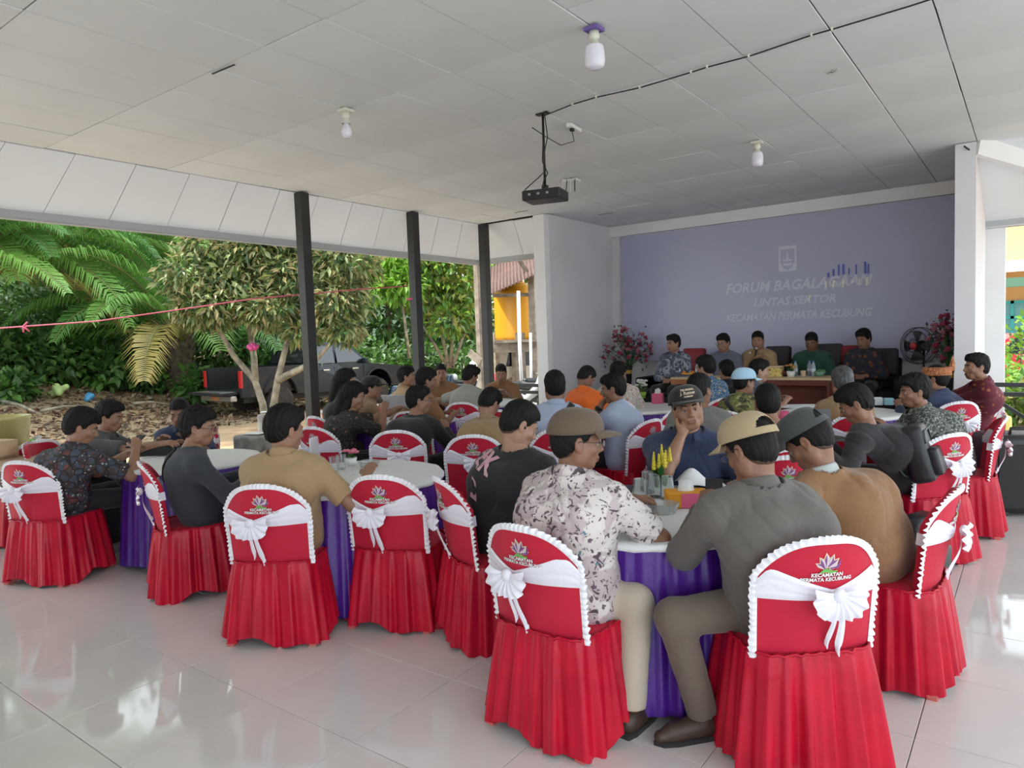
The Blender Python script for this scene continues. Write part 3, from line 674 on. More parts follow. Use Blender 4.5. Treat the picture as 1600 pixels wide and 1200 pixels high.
    if collar:
        cm = MB(); T = np.linspace(0.35, 2 * PI - .35, 26); ax = nrm(np.array([0, .28, 1.])); 
        g_ = []
        for t in T:
            dr = np.array([math.sin(t), math.cos(t), 0]); cpt = N + [0, .004, .012] + dr * [.070, .070, 0] + UP * (-.026 * math.cos(t)) + hdir * .01
            g_.append([cpt - UP * .02, cpt + UP * .034 - dr * .006, cpt + UP * .037 + dr * .001, cpt + UP * .030 + dr * .008, cpt + dr * .026 - UP * .006, cpt + dr * .022 - UP * .012])
        cm.grid(g_, flip=True); cm.build('collar', shirt if not isinstance(collar, bpy.types.Material) else collar, so, True)
    # trousers
    tp = [('c', p0 + [-.08, -.01, .02], p0 + [.08, -.01, .02], .118 * g + .002, .118 * g + .002, .04)]
    for s in (1, -1):
        h_, k_, f_ = lg[s]; tp += [('c', h_, k_, .088, .070, .04), ('c', k_, f_ + [0, 0, .02], .068, .060, .03, 'b')]
    Vp, Fp = sdf_mesh(tp, vb, .03, cuts=[lambda X: .40 - X[..., 2] if False else X[..., 2] * 0 - 1]); Vp = folds(Vp, Fp, .004, int(px) + 5, .8); mesh_obj('trousers', Vp, Fp, trousers, o)
    # shoes
    for s in (1, -1):
        f_ = lg[s][2]; fd = nrm(np.array([lg[s][1][0] - lg[s][0][0], lg[s][1][1] - lg[s][0][1], 0])) if shoes else np.array([0, 1., 0])
        Vq, Fq = sdf_mesh([('c', f_ * [1, 1, 0] + UP * .050 - fd * .03, f_ * [1, 1, 0] + UP * .046 + fd * .13, .042, .036, .02), ('c', f_ - UP * .02, f_ - UP * .035 + fd * .05, .042, .036, .03), ('c', f_ * [1, 1, 0] + UP * .03 + fd * .11, f_ * [1, 1, 0] + UP * .032 + fd * .18, .033, .026, .02)], max(.006, vb * .8), .03, cuts=[lambda X: .012 - X[..., 2]])
        q = mesh_obj('shoe', Vq, Fq, shoes or blackc if shoes else shoeb, o)
        if D < 5.5:
            m2 = MB(); m2.prism([(f_[0] + fd[0] * y + fd[1] * x, f_[1] + fd[1] * y - fd[0] * x) for x, y in ((-.03, -.075), (.03, -.075), (.043, -.03), (.043, .12), (.032, .18), (0, .21), (-.032, .18), (-.043, .12), (-.043, -.03))], .0, .020); m2.build('sole', sole if shoes is shoeg else blackc, q)
    # hair
    hl = lambda y: np.interp(y, [-.12, -.07, -.035, -.012, .012, .032, .040, .055, .09], [-.080, -.072, -.040, .004, -.002, .004, .040, .060, .070])
    def hcut(X):
        q = ((X - Hc) @ Rh) / hs; return (hl(q[..., 1]) + .003 * np.sin(q[..., 0] * 330) + .002 * np.sin(q[..., 1] * 410) - q[..., 2]) * hs
    if hair in ('short', 'thick', 'bun', 'long', 'crop'):
        ex_ = {'short': .017, 'thick': .026, 'bun': .018, 'long': .022, 'crop': .011}[hair]; sd_ = {'short': .006, 'thick': .010, 'bun': .014, 'long': .02, 'crop': .0045}[hair]
        hh = [('e', hd(0, -.016, .036), sc((.076 + sd_, .096 + ex_ * .75, .083 + ex_)), .02, Rh), ('e', hd(0, -.040, -.015), sc((.068 + sd_ * .5, .066 + sd_, .070)), .03, Rh), ('e', hd(0, -.006, .070), sc((.066 + ex_ * .5, .080 + ex_ * .7, .050 + ex_)), .03, Rh)]
        if hair in ('thick', 'short'): hh += [('c', hd(-.034, .058, .094), hd(.034, .052, .098), .024 * hs, .026 * hs, .03)]
        Vq, Fq = sdf_mesh(hh, vhd * 1.0, .02, cuts=[hcut])
        if len(Vq):
            rr = np.random.default_rng(int(px)); q = ((Vq - Hc) @ Rh); hgt = np.sin(q[:, 0] * 210 + 3 * np.sin(q[:, 1] * 60)) + .7 * np.sin(q[:, 0] * 420 + q[:, 2] * 90) + .6 * np.sin(q[:, 1] * 160 + q[:, 0] * 90)
            Vq = Vq + vnormals(Vq, Fq) * (hgt * (.0022 if hair != 'crop' else .0009))[:, None]; ho = mesh_obj('hair', Vq, Fq, hm, o)
            if hair in ('crop', 'short', 'thick'):
                fv, ff = sdf_mesh([('e', hd(0, -.015, .034), sc((.0765, .098, .086)), .02, Rh), ('e', hd(0, -.036, -.018), sc((.0665, .064, .072)), .03, Rh)], vhd, .02, cuts=[lambda X: hcut(X) - .020 * hs])
                if len(fv): mesh_obj('hair_fade', fv, ff, mat('hair_fade_' + 'abcd'[sk], [(.085, .045, .03), (.07, .036, .024), (.055, .028, .018), (.10, .056, .04)][sk], .6), ho)
            if hair in ('bun', 'long'):
                pr = [('e', hd(0, -.125, .035), sc((.042, .04, .042)), .02, Rh)] if hair == 'bun' else [('c', hd(0, -.075, .0), hd(0, -.10, -.16) if True else 0, .075, .062, .03), ('c', hd(0, -.10, -.16), N + [0, -.11, -.12], .062, .035, .03), ('c', hd(.06, -.02, .0), hd(.062, -.05, -.14), .03, .03, .03), ('c', hd(-.06, -.02, .0), hd(-.062, -.05, -.14), .03, .03, .03)]
                Vq, Fq = sdf_mesh(pr, vhd * 1.2, .02); q = Vq; Vq = folds(Vq, Fq, .003, 4, 2); mesh_obj('hair_bun' if hair == 'bun' else 'long_hair', Vq, Fq, hm, ho)
    # brows, eyes
    if face:
        for s in (1, -1): bb = MB(); bb.tube([hd(s * x, y, z) for x, y, z in ((.014, .0935, .021), (.026, .0905, .0265), (.038, .083, .026), (.048, .072, .020))], [.0024, .0034, .003, .0016], 6); bb.build('eyebrow', hairm, o, True)
        for s in (1, -1):
            eb = MB(); eb.ball(hd(s * .031, .0750, .001), .0120 * hs, 12, 0); ei = hd(s * .031, .0792, .0005); eb.ball(ei, .0086 * hs, 10, 1)
            e_ = eb.build('eye', [eyew, iris], o, True)
            ld = MB(); ld.tube([hd(s * x, y, z) for x, y, z in ((.018, .0865, .002), (.026, .0912, .0072), (.035, .0905, .007), (.044, .080, .002))], [.0018, .0026, .0026, .0018], 6); ld.build('eyelid', skin(sk), e_, True)
    if glasses:
        gm = MB()
        for s in (1, -1):
            gm.tube([hd(s * .033 + .025 * math.cos(t), .108 - .10 * max(0, abs(s * .033 + .025 * math.cos(t)) - .02) ** 1.3, .001 + .018 * math.sin(t)) for t in np.linspace(0, 2 * PI, 17)[:-1]], .0017, 5, closed=True)
            gm.tube([hd(s * .057, .099, .006), hd(s * .082, .06, .008), hd(s * .086, -.01, .010), hd(s * .083, -.03, -.004)], .0016, 5)
        gm.tube([hd(-.009, .110, .004), hd(0, .113, .007), hd(.009, .110, .004)], .0016, 5); go = gm.build('glasses', glassrim, o, True)
        for s in (1, -1):
            lm = MB(); P = [hd(s * .033 + .024 * math.cos(t), .1075 - .10 * max(0, abs(s * .033 + .024 * math.cos(t)) - .02) ** 1.3, .001 + .017 * math.sin(t)) for t in np.linspace(0, 2 * PI, 17)[:-1]]; lm.add(P, [list(range(16))]); lm.build('lens', lens, go)
    if cap is not None: make_cap(o, hd, hs, cap, capback, brim)
    # chair under the person
    if chairlab:
        cd = adir(ca if ca is not None else a); off_ = cshift
        cp = base[:2] + cd * (off_[1] - .075) + np.array([cd[1], -cd[0]]) * off_[0]
        chair(cp[0], cp[1], yaw_of(cd), 'red covered chair under ' + chairlab, chairv or 0)
    return o, tol, hd, arms, base, yaw, N, S, C, so, Rw
def make_cap(o, hd, hs, m_, back, brim=None):
    n = 132 if back else 60; rows = 34 if back else 14; g = []
    for i in range(n):
        t = 2 * PI * i / n; col = []
        for f in np.linspace(0, 1, rows):
            ph = f * PI / 2; r = math.cos(ph) ** .72; z = .040 + .102 * math.sin(ph) ** .95; seam = 1 - .010 * max(0, math.cos(6 * t)) ** 20
            col.append(hd(.0985 * r * math.sin(t) * seam, -.013 + .120 * r * math.cos(t) * seam, z + .014 * math.cos(t) * (1 - f)))
        g.append(col)
    c = MB(); P = np.array(g); F = []
    for i in range(n):                                # dome with an arched opening above the strap at the back of the head
        for j in range(rows - 1):
            dt = abs(2 * PI * (i + .5) / n - PI)
            if back and j > 4 and (dt / .62) ** 2 + ((j - 3) / 10.5) ** 2 < 1: continue
            F.append([i * rows + j, ((i + 1) % n) * rows + j, ((i + 1) % n) * rows + j + 1, i * rows + j + 1])
    c.add(P.reshape(-1, 3), F)
    co = c.build('cap', m_, o, True)
    md = co.modifiers.new('thick', 'SOLIDIFY'); md.thickness = .003; md.offset = -1
    b = MB(); b.ball(hd(0, -.013, .143), (.007, .007, .004), 8); b.build('button', m_, co, True)
    # brim
    br = MB(); g = []
    for x in np.linspace(-1, 1, 17):
        t = x * 1.05; ip = np.array([.098 * math.sin(t), -.013 + .118 * math.cos(t), .054]); row = []
        for f in (0, .35, .7, 1):
            q = ip + np.array([.0, (.085 * math.cos(t * 1.25) + .004) * f, -.010 * f - .020 * abs(x) ** 2 * f]); row.append(hd(*q))
        g.append(row)
    br.grid(g); bo = br.build('brim', brim or m_, co, True); md = bo.modifiers.new('thick', 'SOLIDIFY'); md.thickness = .004
    return co
# ---------------------------------------------------------------- who sits where (px, py, depth of the head centre; facing)
R = {}
def P(key, *a, **k): R[key] = person(*a, **k)
P('dkbatik', 128, 668, 5.05, 28, 'man in dark brown patterned batik shirt holding a phone beside the wooden counter', batikb, trousers=blackt, hy=35, hp=22, g=1.06, sk=0, rh=('w', 212, 702, 5.25), lh=('w', 200, 708, 5.4), hair='thick',
  legs={1: (.20, .40, .50, .27, .50), -1: (-.10, .42, .515, -.10, .40)}, shoes=shoeg, cpx=(95,899), chairlab='the man in dark brown batik', ca=12, chairv=0)
P('tee', 172, 652, 5.9, 80, 'young man in dark grey shirt reaching his arm across the front left table', darkgrey, hy=5, hp=12, sk=0, rh=('w', 262, 694, 5.7), lh=('w', 250, 688, 6.0), hair='thick', chairlab='the young man reaching across the front left table')
P('flag', 281, 645, 6.4, 165, 'man in navy uniform shirt with a flag patch on the sleeve', navy, hy=10, hp=18, sk=1, collar=True, hair='crop', rh=('w', 268, 697, 6.1), chairlab='the man in navy with a flag patch')
P('slate', 311, 668, 4.66, 62, 'man in dark slate jacket with glasses and a bag strap across his back', slate, 'l', hy=18, hp=8, sk=0, glasses=True, hair='thick', rh=('w', 398, 742, 4.75), lh=('w', 390, 738, 5.0), collar=False, cpx=(305,918), chairlab='the man in a slate jacket', ca=62, w=1.05)
P('khakiback', 446, 672, 3.98, 4, 'man in tan uniform shirt seen from behind, forearm laid on the table with pink roses', khaki2, trousers=khakit, hy=38, hp=10, sk=0, hair='thick', rh=('w', 572, 744, 4.15), nR=(0, .2, -1), cpx=(450,983), chairlab='the man in tan uniform at the table with pink roses', ca=4, w=1.08,
  legs={1: (.41, .25, .50, .36, .20), -1: (-.11, .42, .515, -.12, .40)}, curl=(.2, .3))
P('floral', 553, 620, 6.55, 68, 'long haired woman in black floral blouse holding white sheets', blkflower, 'm', hy=12, hp=12, sk=0, hair='long', rh=('w', 600, 642, 6.7), lh=('w', 618, 640, 7.0), collar=False, chairlab='the woman in a black floral blouse', ca=28)
P('woman2', 541, 597, 7.4, 70, 'dark haired woman almost hidden behind the woman with white sheets', blackc, hy=8, hp=8, sk=0, hair='long', collar=False, chairlab='the half hidden dark haired woman', ca=40)
P('goldcap', 581, 607, 7.9, 70, 'khaki uniformed man in black cap with gold leaves on its brim', khaki, hy=16, hp=0, sk=0, hair='crop', cap=capblack, chairlab='the man in a gold leafed cap')
P('khakiprof', 636, 589, 8.8, 70, 'man in light khaki shirt looking right before the middle black post', khaki2, hy=18, hp=0, sk=0, hair='short', chairlab='the man in light khaki before the middle post')
P('darkjac', 655, 626, 6.3, 28, 'man with glasses and black jacket seated with his back to the pink rose table', blackc, 'l', hy=48, hp=4, sk=0, hair='short', glasses=True, collar=False, g=1.05, chairlab='the man with glasses in a black jacket', ca=2, chairv=1)
P('brownmid', 667, 595, 7.6, 62, 'dark haired man in brown uniform behind the man with glasses in black jacket', brownu, hy=10, hp=10, sk=1, hair='thick', chairlab='the man in brown behind the black jacket', ca=20)
P('brownfront', 689, 583, 9.7, 172, 'stout man in brown uniform facing the camera behind blue folders', brownu, 'l', hp=6, sk=0, g=1.1, hair='crop', chairlab='the stout man behind the blue folders')
P('greygreen', 735, 588, 8.5, 38, 'man in grey green shirt bending over the table with blue folders', greyg, hp=22, hy=10, hr=10, sk=1, hair='short', lh=('w', 712, 636, 8.6), rh=('w', 790, 610, 9.0), chairlab='the man in a grey green shirt', ca=10)
P('brownpost', 783, 583, 10.2, 184, 'man in brown uniform facing the camera in front of the corner post', brownu, hp=18, sk=0, hair='crop', g=1.05, chairlab='the man in front of the corner post')
P('khakibow', 765, 630, 5.9, 18, 'man in khaki uniform with bowed head and yellow embroidery on his back', khaki, hp=38, hy=20, hr=8, sk=0, hair='crop', g=1.08, chairlab='the man in khaki with bowed head', ca=6, chairv=1)
P('blacktee', 812, 664, 3.78, 34, 'man in black shirt with pink lettering on the back, head bowed', blackc, hp=30, hy=36, sk=3, hair='crop', collar=False, cpx=(769,987), chairlab='the man in a black shirt with pink lettering', ca=66, w=1.05, rh=('w', 905, 770, 3.75))
P('bluestrap', 867, 606, 5.9, -2, 'man in pale blue shirt with a black strap across his back', lblue, hp=10, sk=1, hair='thick', collar=True, g=1.05, chairlab='the man with a black strap across pale blue', ca=0)
P('orange', 916, 590, 7.9, 42, 'man in bright orange shirt bowing his head beside the white stage wall', orange, hp=42, hy=18, sk=1, hair='crop', chairlab='the man in a bright orange shirt')
P('bun', 966, 583, 8.2, 15, 'woman with hair in a bun and white floral blouse near the flower stand', whtflower, hp=10, hy=15, sk=0, hair='bun', collar=False, chairlab='the woman with a bun')
P('watch', 957, 608, 6.15, -62, 'man in light blue shirt and wristwatch resting his mouth on his fist', lblue, hp=8, hy=-12, sk=1, hair='short', lh=('h', -.01, .125, -.13), poleL=(-.3, 1, -1), nL=(0, -1, .1), curl=(.3, 1.3), chairlab='the man with a wristwatch in light blue', ca=-42, chairv=1)
P('leafbatik', 902, 690, 2.98, 40, 'man in brown cap and glasses wearing a cream leaf patterned batik shirt', batikw, trousers=beige, hy=42, hp=6, sk=1, g=1.10, w=1.10, hair='crop', cap=capbrown, glasses=True, rh=('w', 968, 812, 3.12), lh=('w', 985, 780, 3.35), poleR=(1., .25, -.55), curl=(.5, .5),
  legs={1: (.27, .06, .515, .27, .0), -1: (-.12, .42, .515, -.12, .40)}, cpx=(885,1122), chairlab='the man in leaf patterned batik', ca=40, chairv=0)
P('fist', 1074, 640, 4.05, 188, 'man in navy shirt and black cap leaning his cheek on his fist, facing the camera', navy, hp=-4, hy=-4, hr=7, sk=0, g=1.12, w=1.08, hair='crop', cap=capblack, rh=('h', .070, .085, -.135), poleR=(.35, 1., -.9), nR=(0, -.8, .5), curl=(1.25, .4), lh=(-.26, .30, .77), chairlab='the man leaning on his fist')
P('greyman', 1093, 610, 5.35, 22, 'man in mid grey shirt sitting behind the man leaning on his fist', greyc, hp=4, hy=25, sk=1, hair='crop', collar=False, g=1.04, chairlab='the man in mid grey', ca=10)
P('tropical', 1102, 575, 7.9, -15, 'man in blue tropical print shirt seen from behind', batikblue, hp=8, hy=-25, sk=0, hair='thick', g=1.05, chairlab='the man in a blue tropical print')
P('blackbehind', 1135, 580, 8.5, 0, 'man in black shirt beside the blue tropical print shirt', blackc, hp=8, hy=-10, sk=0, hair='short', chairlab='the man in black near the brown desk')
P('bluecap', 1163, 598, 6.7, 42, 'man in light blue cap and green leaf patterned shirt', batikgr, hp=6, hy=28, sk=1, hair='crop', cap=capblue, chairlab='the man in a light blue cap', ca=35, chairv=1)
P('profile', 1187, 580, 7.9, 92, 'man in dark blue grey shirt, face turned right behind the light blue cap', bluegrey, hp=8, hy=8, sk=3, hair='short', chairlab='the man looking right behind the light blue cap')
P('bald', 1199, 630, 4.75, 6, 'man with thinning hair and brown shirt, back to the camera behind the beige cap', brownu, hp=8, hy=4, sk=1, hair='crop', collar=False, chairlab='the man with thinning hair', ca=0)
P('olive', 1172, 703, 2.72, -18, 'man in olive grey shirt and beige cap looking down at his phone', olive, 'l', trousers=olivet, hp=26, hy=-14, sk=1, g=1.16, w=1.14, hair='crop', cap=capbeige, capback=True, glasses=True, lh=('w', 1098, 792, 2.98), rh=('w', 1180, 800, 3.05), poleL=(-.6, .1, -1.), nL=(.5, .3, -.9), curl=(.6, .75),
  legs={1: (.12, .42, .515, .12, .40), -1: (-.44, .06, .515, -.31, .08)}, shoes=shoeb, cpx=(1236,1160), chairlab='the man in an olive grey shirt', ca=-6, chairv=1)
P('bowed', 1262, 690, 3.12, -42, 'man in brown shirt with striped collar and charcoal cap, bent far forward', brownu, 'l', hp=40, hy=-10, sk=1, g=1.14, w=1.08, hair='crop', cap=capgrey, capback=True, collar=mat('grey_stripe_collar', (.42, .44, .44), .8), rh=('w', 1190, 790, 3.2), lh=('w', 1165, 770, 3.2), cpx=(1390,1041), chairlab='the man bent forward in a charcoal cap', ca=-50, chairv=1)
P('greyhair', 1316, 598, 6.2, 8, 'grey haired man in brown uniform with his back to the camera', khaki, hp=10, sk=0, hair='thick', hm=greyhair, chairlab='the grey haired man', ca=14, chairv=1)
P('backpack', 1336, 632, 4.65, -52, 'man in black jacket carrying a black backpack, head bowed', blackc, 'l', hp=30, hy=-12, sk=1, hair='short', collar=False, rh=('w', 1290, 690, 4.6), lh=('w', 1280, 695, 4.5), cpx=(1438,868), chairlab='the man with a black backpack', ca=-16, chairv=1)
P('greyflower', 1428, 612, 5.5, -78, 'young man in grey floral print shirt looking left', greyflower, hp=6, hy=-6, sk=1, hair='thick', chairlab='the young man in grey floral print', ca=-60)
P('headdress', 1462, 592, 6.7, -28, 'man in navy jacket wearing an orange woven headdress with a tall peak', navy, 'l', hp=2, hy=-8, sk=1, hair='crop', cpx=(1472,768), chairlab='the man in an orange headdress', ca=-2, chairv=1)
P('maroon', 1525, 574, 6.75, -74, 'man in maroon flowered batik looking left beside the white pillar', marobat, 'l', trousers=blackt, hp=0, hy=-10, sk=0, g=1.08, hair='short', cpx=(1512,747), chairlab='the man in maroon batik', ca=-58, chairv=0)
pan = dict(z0=STAGE, legs={1: (.13, .42, .50, .13, .42), -1: (-.13, .42, .50, -.13, .42)})
P('p1', 1052, 537, 10.2, -143, 'seated official in grey blue patterned shirt at the left end of the sofas', bluetie, 'l', hy=25, hp=4, sk=0, hair='short', rh=('lap',), lh=('lap',), **pan)
P('p2', 1130, 536, 10.0, -143, 'seated official with glasses and plain blue grey shirt on the sofas', bluegrey, hy=8, hp=12, sk=0, hair='short', glasses=True, rh=('lap',), lh=('lap',), g=1.08, **pan)
P('p3', 1184, 532, 9.9, -143, 'seated official in khaki uniform speaking into a microphone', khaki, hy=-10, hp=8, sk=0, hair='crop', rh=('h', .03, .13, -.25), nR=(-1, 0, .2), lh=('lap',), curl=(1.2, .4), poleR=(1, -.2, -1), **pan)
P('p4', 1268, 534, 9.8, -143, 'stout seated official in dark green shirt with a round badge', green, 'l', hp=24, sk=2, hair='crop', g=1.18, w=1.1, rh=('lap',), lh=('lap',), **pan)
P('p5', 1349, 530, 9.5, -143, 'young seated official in black jacket over orange patterned shirt at the right end', bluebat, 'l', hy=20, hp=14, sk=0, hair='thick', rh=('lap',), lh=('lap',), g=1.05, **pan)
# ---------------------------------------------------------------- prints and straps laid on the clothes
from mathutils.bvhtree import BVHTree
def surf(so): 
    me = so.data; return BVHTree.FromPolygons([v.co[:] for v in me.vertices], [list(p.vertices) for p in me.polygons])
def on_back(bv, x, z, off=.006, y0=-1.2, front=False):
    r = bv.ray_cast(Vector((x, -y0 if front else y0, z)), Vector((0, -1 if front else 1, 0)))
    return None if r[0] is None else np.array(r[0]) + np.array(r[1]) * off
def strap(key, pts, wd, m_, name='bag_strap'):
    o, so = R[key][0], R[key][9]; bv = surf(so); mb = MB(); g = []
    P = np.array(pts, float); t = np.linspace(0, 1, 30); X = np.interp(t, np.linspace(0, 1, len(P)), P[:, 0]); Z = np.interp(t, np.linspace(0, 1, len(P)), P[:, 1])
    dx, dz = np.gradient(X), np.gradient(Z); L_ = np.hypot(dx, dz)
    for i in range(30):
        row = [on_back(bv, X[i] - dz[i] / L_[i] * wd * e, Z[i] + dx[i] / L_[i] * wd * e, .008) for e in (-.5, 0, .5)]
        if all(q is not None for q in row): g.append(row)
    if len(g) > 2:
        mb.grid(g); q = mb.build(name, m_, o, True); md = q.modifiers.new('thick', 'SOLIDIFY'); md.thickness = .006; md.offset = 0
def printed(key, s, cx, cz, size, ang, m_, name='lettering', front=False):
    o, so = R[key][0], R[key][9]; bv = surf(so); V, F = text_mesh(s, size, .004)
    c, n_ = math.cos(ang), math.sin(ang); Q = []
    for x, y, _ in V:
        sx = -1 if front else 1
        p = on_back(bv, cx + sx * (x * c - y * n_), cz + x * n_ + y * c, .005, front=front); Q.append(p if p is not None else np.array([cx, -.1, cz]))
    mb = MB(); mb.add(Q, F); mb.build(name, m_, o)
def patch(key, pts, m_, name, front=False, off=.006):
    o, so = R[key][0], R[key][9]; bv = surf(so); Q = [on_back(bv, x, z, off, front=front) for x, z in pts]
    if all(q is not None for q in Q): mb = MB(); mb.add(Q, [list(range(len(Q)))]); return mb.build(name, m_, o)
pinkp = mat('pink_print', (.55, .32, .36), .8); greyp = mat('grey_print', (.22, .20, .21), .8)
printed('blacktee', 'EEK', -.02, .97, .125, -.40, pinkp)
patch('blacktee', [(-.15, .84), (-.06, .79), (-.04, .90), (-.13, .95)], greyp, 'printed_picture'); patch('blacktee', [(-.05, .78), (-.01, .755), (.0, .86), (-.03, .89)], pinkp, 'printed_panel')
strap('bluestrap', [(.15, 1.06), (.02, .92), (-.14, .70)], .05, blackc); strap('slate', [(-.09, 1.0), (.0, .90), (.09, .76)], .045, blackc)
strap('bluecap', [(-.13, .98), (.02, .86), (.15, .70)], .03, blackc)
yel = mat('yellow_thread', (.42, .30, .06), .7)
for dx, dz in ((0, 0), (.014, .016), (-.016, .012), (.004, .03), (-.012, -.012)): patch('khakibow', [(-.08 + dx + .012 * math.cos(t), 1.0 + dz + .008 * math.sin(t)) for t in np.linspace(0, 2 * PI, 7)[:-1]], yel, 'embroidery')
redp = mat('flag_red', (.5, .02, .03), .7); whp = mat('flag_white', (.75, .75, .75), .7)
patch('flag', [(.10, .98), (.155, .98), (.155, 1.0), (.10, 1.0)], redp, 'flag_patch', True); patch('flag', [(.10, .96), (.155, .96), (.155, .98), (.10, .98)], whp, 'flag_patch', True)
printed('flag', 'BADAN', -.05, .95, .03, 0, whp, 'name_tag', True) if False else None
patch('dkbatik', [(.045 + .026 * math.cos(t), .93 + .026 * math.sin(t)) for t in np.linspace(0, 2 * PI, 13)[:-1]], mat('pale_ring', (.5, .5, .5), .8), 'ring_motif'); patch('dkbatik', [(.045 + .020 * math.cos(t), .93 + .020 * math.sin(t)) for t in np.linspace(0, 2 * PI, 13)[:-1]], batikb, 'ring_motif', off=.008)
patch('p4', [(-.10 + .018 * math.cos(t), 1.0 + .018 * math.sin(t)) for t in np.linspace(0, 2 * PI, 11)[:-1]], mat('silver_badge', (.6, .6, .62), .4), 'badge', True)
patch('p3', [(.10 + .013 * math.cos(t), .98 + .016 * math.sin(t)) for t in np.linspace(0, 2 * PI, 11)[:-1]], mat('silver_badge', (.6, .6, .62), .4), 'badge', True)
patch('p5', [(-.05, .70), (.05, .70), (.06, .98), (-.04, 1.0)], mat('orange_brown_cloth', (.20, .075, .035), .8), 'shirt_front', True)
# details on headwear
def cap_text(key, rows, m_):
    o, hd = R[key][0], R[key][2]; cap = [c for c in o.children if c.name.startswith('cap')][0]
    mb = MB()
    for s, z, sz in rows:
        V, F = text_mesh(s, sz, .0008)
        Q = []
        for x, y, _ in V:
            zz = z + y; ph = math.asin(min(1, max(0, (zz - .052) / .102)) ** (1 / .95)); r = math.cos(ph) ** .72; t = -x / .105; Q.append(hd(.1025 * r * math.sin(t) , -.013 + .1245 * r * math.cos(t), zz))
        mb.add(Q, [f[::-1] for f in F])
    mb.build('lettering', m_, cap)
cap_text('fist', [('THE ORIGINAL', .116, .014), ('J. Runner', .098, .025), ('COMPANY', .078, .011)], mat('cap_thread', (.62, .5, .36), .7))
o, hd = R['goldcap'][0], R['goldcap'][2]
for s in (1, -1):
    for k in range(3): mb = MB(); mb.tube([hd(s * (.015 + .014 * k), .115 + .018 * 1, .034 - .004 * k), hd(s * (.030 + .016 * k), .150 - .012 * k, .026 - .006 * k)], [.006, .002], 6); mb.build('gold_leaf', gold, o, True)
hd = R['headdress'][2]; o = R['headdress'][0]; mb = MB(); wov = pattern('orange_woven_band', (.42, .15, .06), [((.62, .33, .16), 45, .22, .08), ((.25, .07, .03), 28, .06, .03)], 1.)
mb.lathe([(.108, 0), (.112, .075), (.104, .078), (.100, .01)], n=28, sy=1.14, sx=.96, cap=False); V = np.concatenate(mb.V); mb.V = [np.array([hd(x, y - .015, z + .035) for x, y, z in V])]
ho = mb.build('headdress', wov, o, True); mb = MB(); mb.tube([hd(.055, -.115, .07), hd(.075, -.12, .13), hd(.082, -.122, .215)], [.034, .026, .004], 6); mb.build('peak', wov, ho)
# wristwatch and earphone
o, tol, hd, arms = R['watch'][:4]; E, T_ = arms[-1][1], arms[-1][2]; u = nrm(T_ - E); mb = MB(); q = T_ - u * .03
mb.tube([q - u * .011, q + u * .011], [.037, .036], 14); wo = mb.build('wristwatch', blackc, o, True); mb = MB(); mb.box(q + np.array([-.034, 0, 0]), (.012, .034, .034), bev=.004); mb.build('watch_face', dark, wo)
o, hd = R['blacktee'][0], R['blacktee'][2]; mb = MB(); mb.ball(hd(.085, .002, -.006), (.006, .007, .009), 8); mb.build('earphone', dark, o, True)
# backpack
def backpack(loc, yaw, label, s=1., name='backpack', rx=0.):
    r = empty(name, loc, yaw, label, 'bag'); r.rotation_euler = (rx, 0, yaw); nyl = mat('black_nylon', (.014, .015, .018), .42, bump=(40, .3)); mb = MB(); mb.box((0, 0, .20 * s), (.31 * s, .17 * s, .42 * s), bev=.07 * s, taper=.9); q = mb.build('body', nyl, r, True)
    mb = MB(); mb.box((0, -.10 * s, .13 * s), (.24 * s, .07 * s, .20 * s), bev=.03 * s); mb.build('front_pocket', nyl, r, True); mb = MB(); mb.tube(np.array([(-.12, -.08, .27), (-.10, -.085, .36), (.10, -.085, .36), (.12, -.08, .27)]) * s, .006 * s, 6); mb.build('zip', mat('zip_grey', (.10, .10, .10), .4), r, True)
    for e in (-1, 1): mb = MB(); mb.tube(np.array([(e * .06, .06, .36), (e * .085, .13, .34), (e * .10, .19, .22), (e * .10, .12, .06), (e * .08, .06, .03)]) * s, .016 * s, 6); mb.build('shoulder_strap', mat('black_nylon', (0, 0, 0)), r, True)
    mb = MB(); mb.tube(np.array([(-.04, .02, .37), (0, .02, .41), (.04, .02, .37)]) * s, .008, 6); mb.build('handle', mat('black_nylon', (0, 0, 0)), r, True); return r
_, tol, hd, arms, base, yaw, N, S, C, so, Rw = R['backpack']
b = base + Rw @ np.array([C[0], C[1] - .19, C[2] - .20]); backpack(b, yaw, 'black backpack on the back of the man with bowed head', .88, rx=-.25)
backpack(atz(1437, 905, .02) + np.array([0, 0, 0]), 1.2, 'black backpack standing on the floor behind a red covered chair', 1.0)

# ---------------------------------------------------------------- things on the tables
gl = mat('clear_glass', (0, 0, 0))
def tumbler(px, py, label, s=1., up=True, z=.752):
    p = atz(px, py, z); b = MB(); pr = [(.026, .0), (.034, .10), (.0315, .10), (.0245, .006)]
    if not up: pr = [(r, .10 - zz) for r, zz in pr][::-1]; pr = [(.034, 0), (.026, .10), (.0245, .094), (.0315, .0)]
    b.lathe([(r * s, zz * s) for r, zz in pr], n=20); o = b.build('drinking_glass', gl, smooth=True, loc=p); return tag(autosmooth(o), label, 'glass', 'drinking glasses on the front tables')
for i, (x, y) in enumerate(((1000, 783), (1022, 776), (1043, 779), (1012, 770))): tumbler(x, y, ['clear upside down glass nearest the batik sleeve', 'clear upside down glass behind the crystal ashtray', 'clear upside down glass beside the orange tissue box', 'rearmost clear upside down glass on the front right table'][i], 1.15, False)
tumbler(523, 738, 'clear glass left of the pink roses', 1.05); tumbler(534, 733, 'clear glass touching the pink rose pot', 1.0)
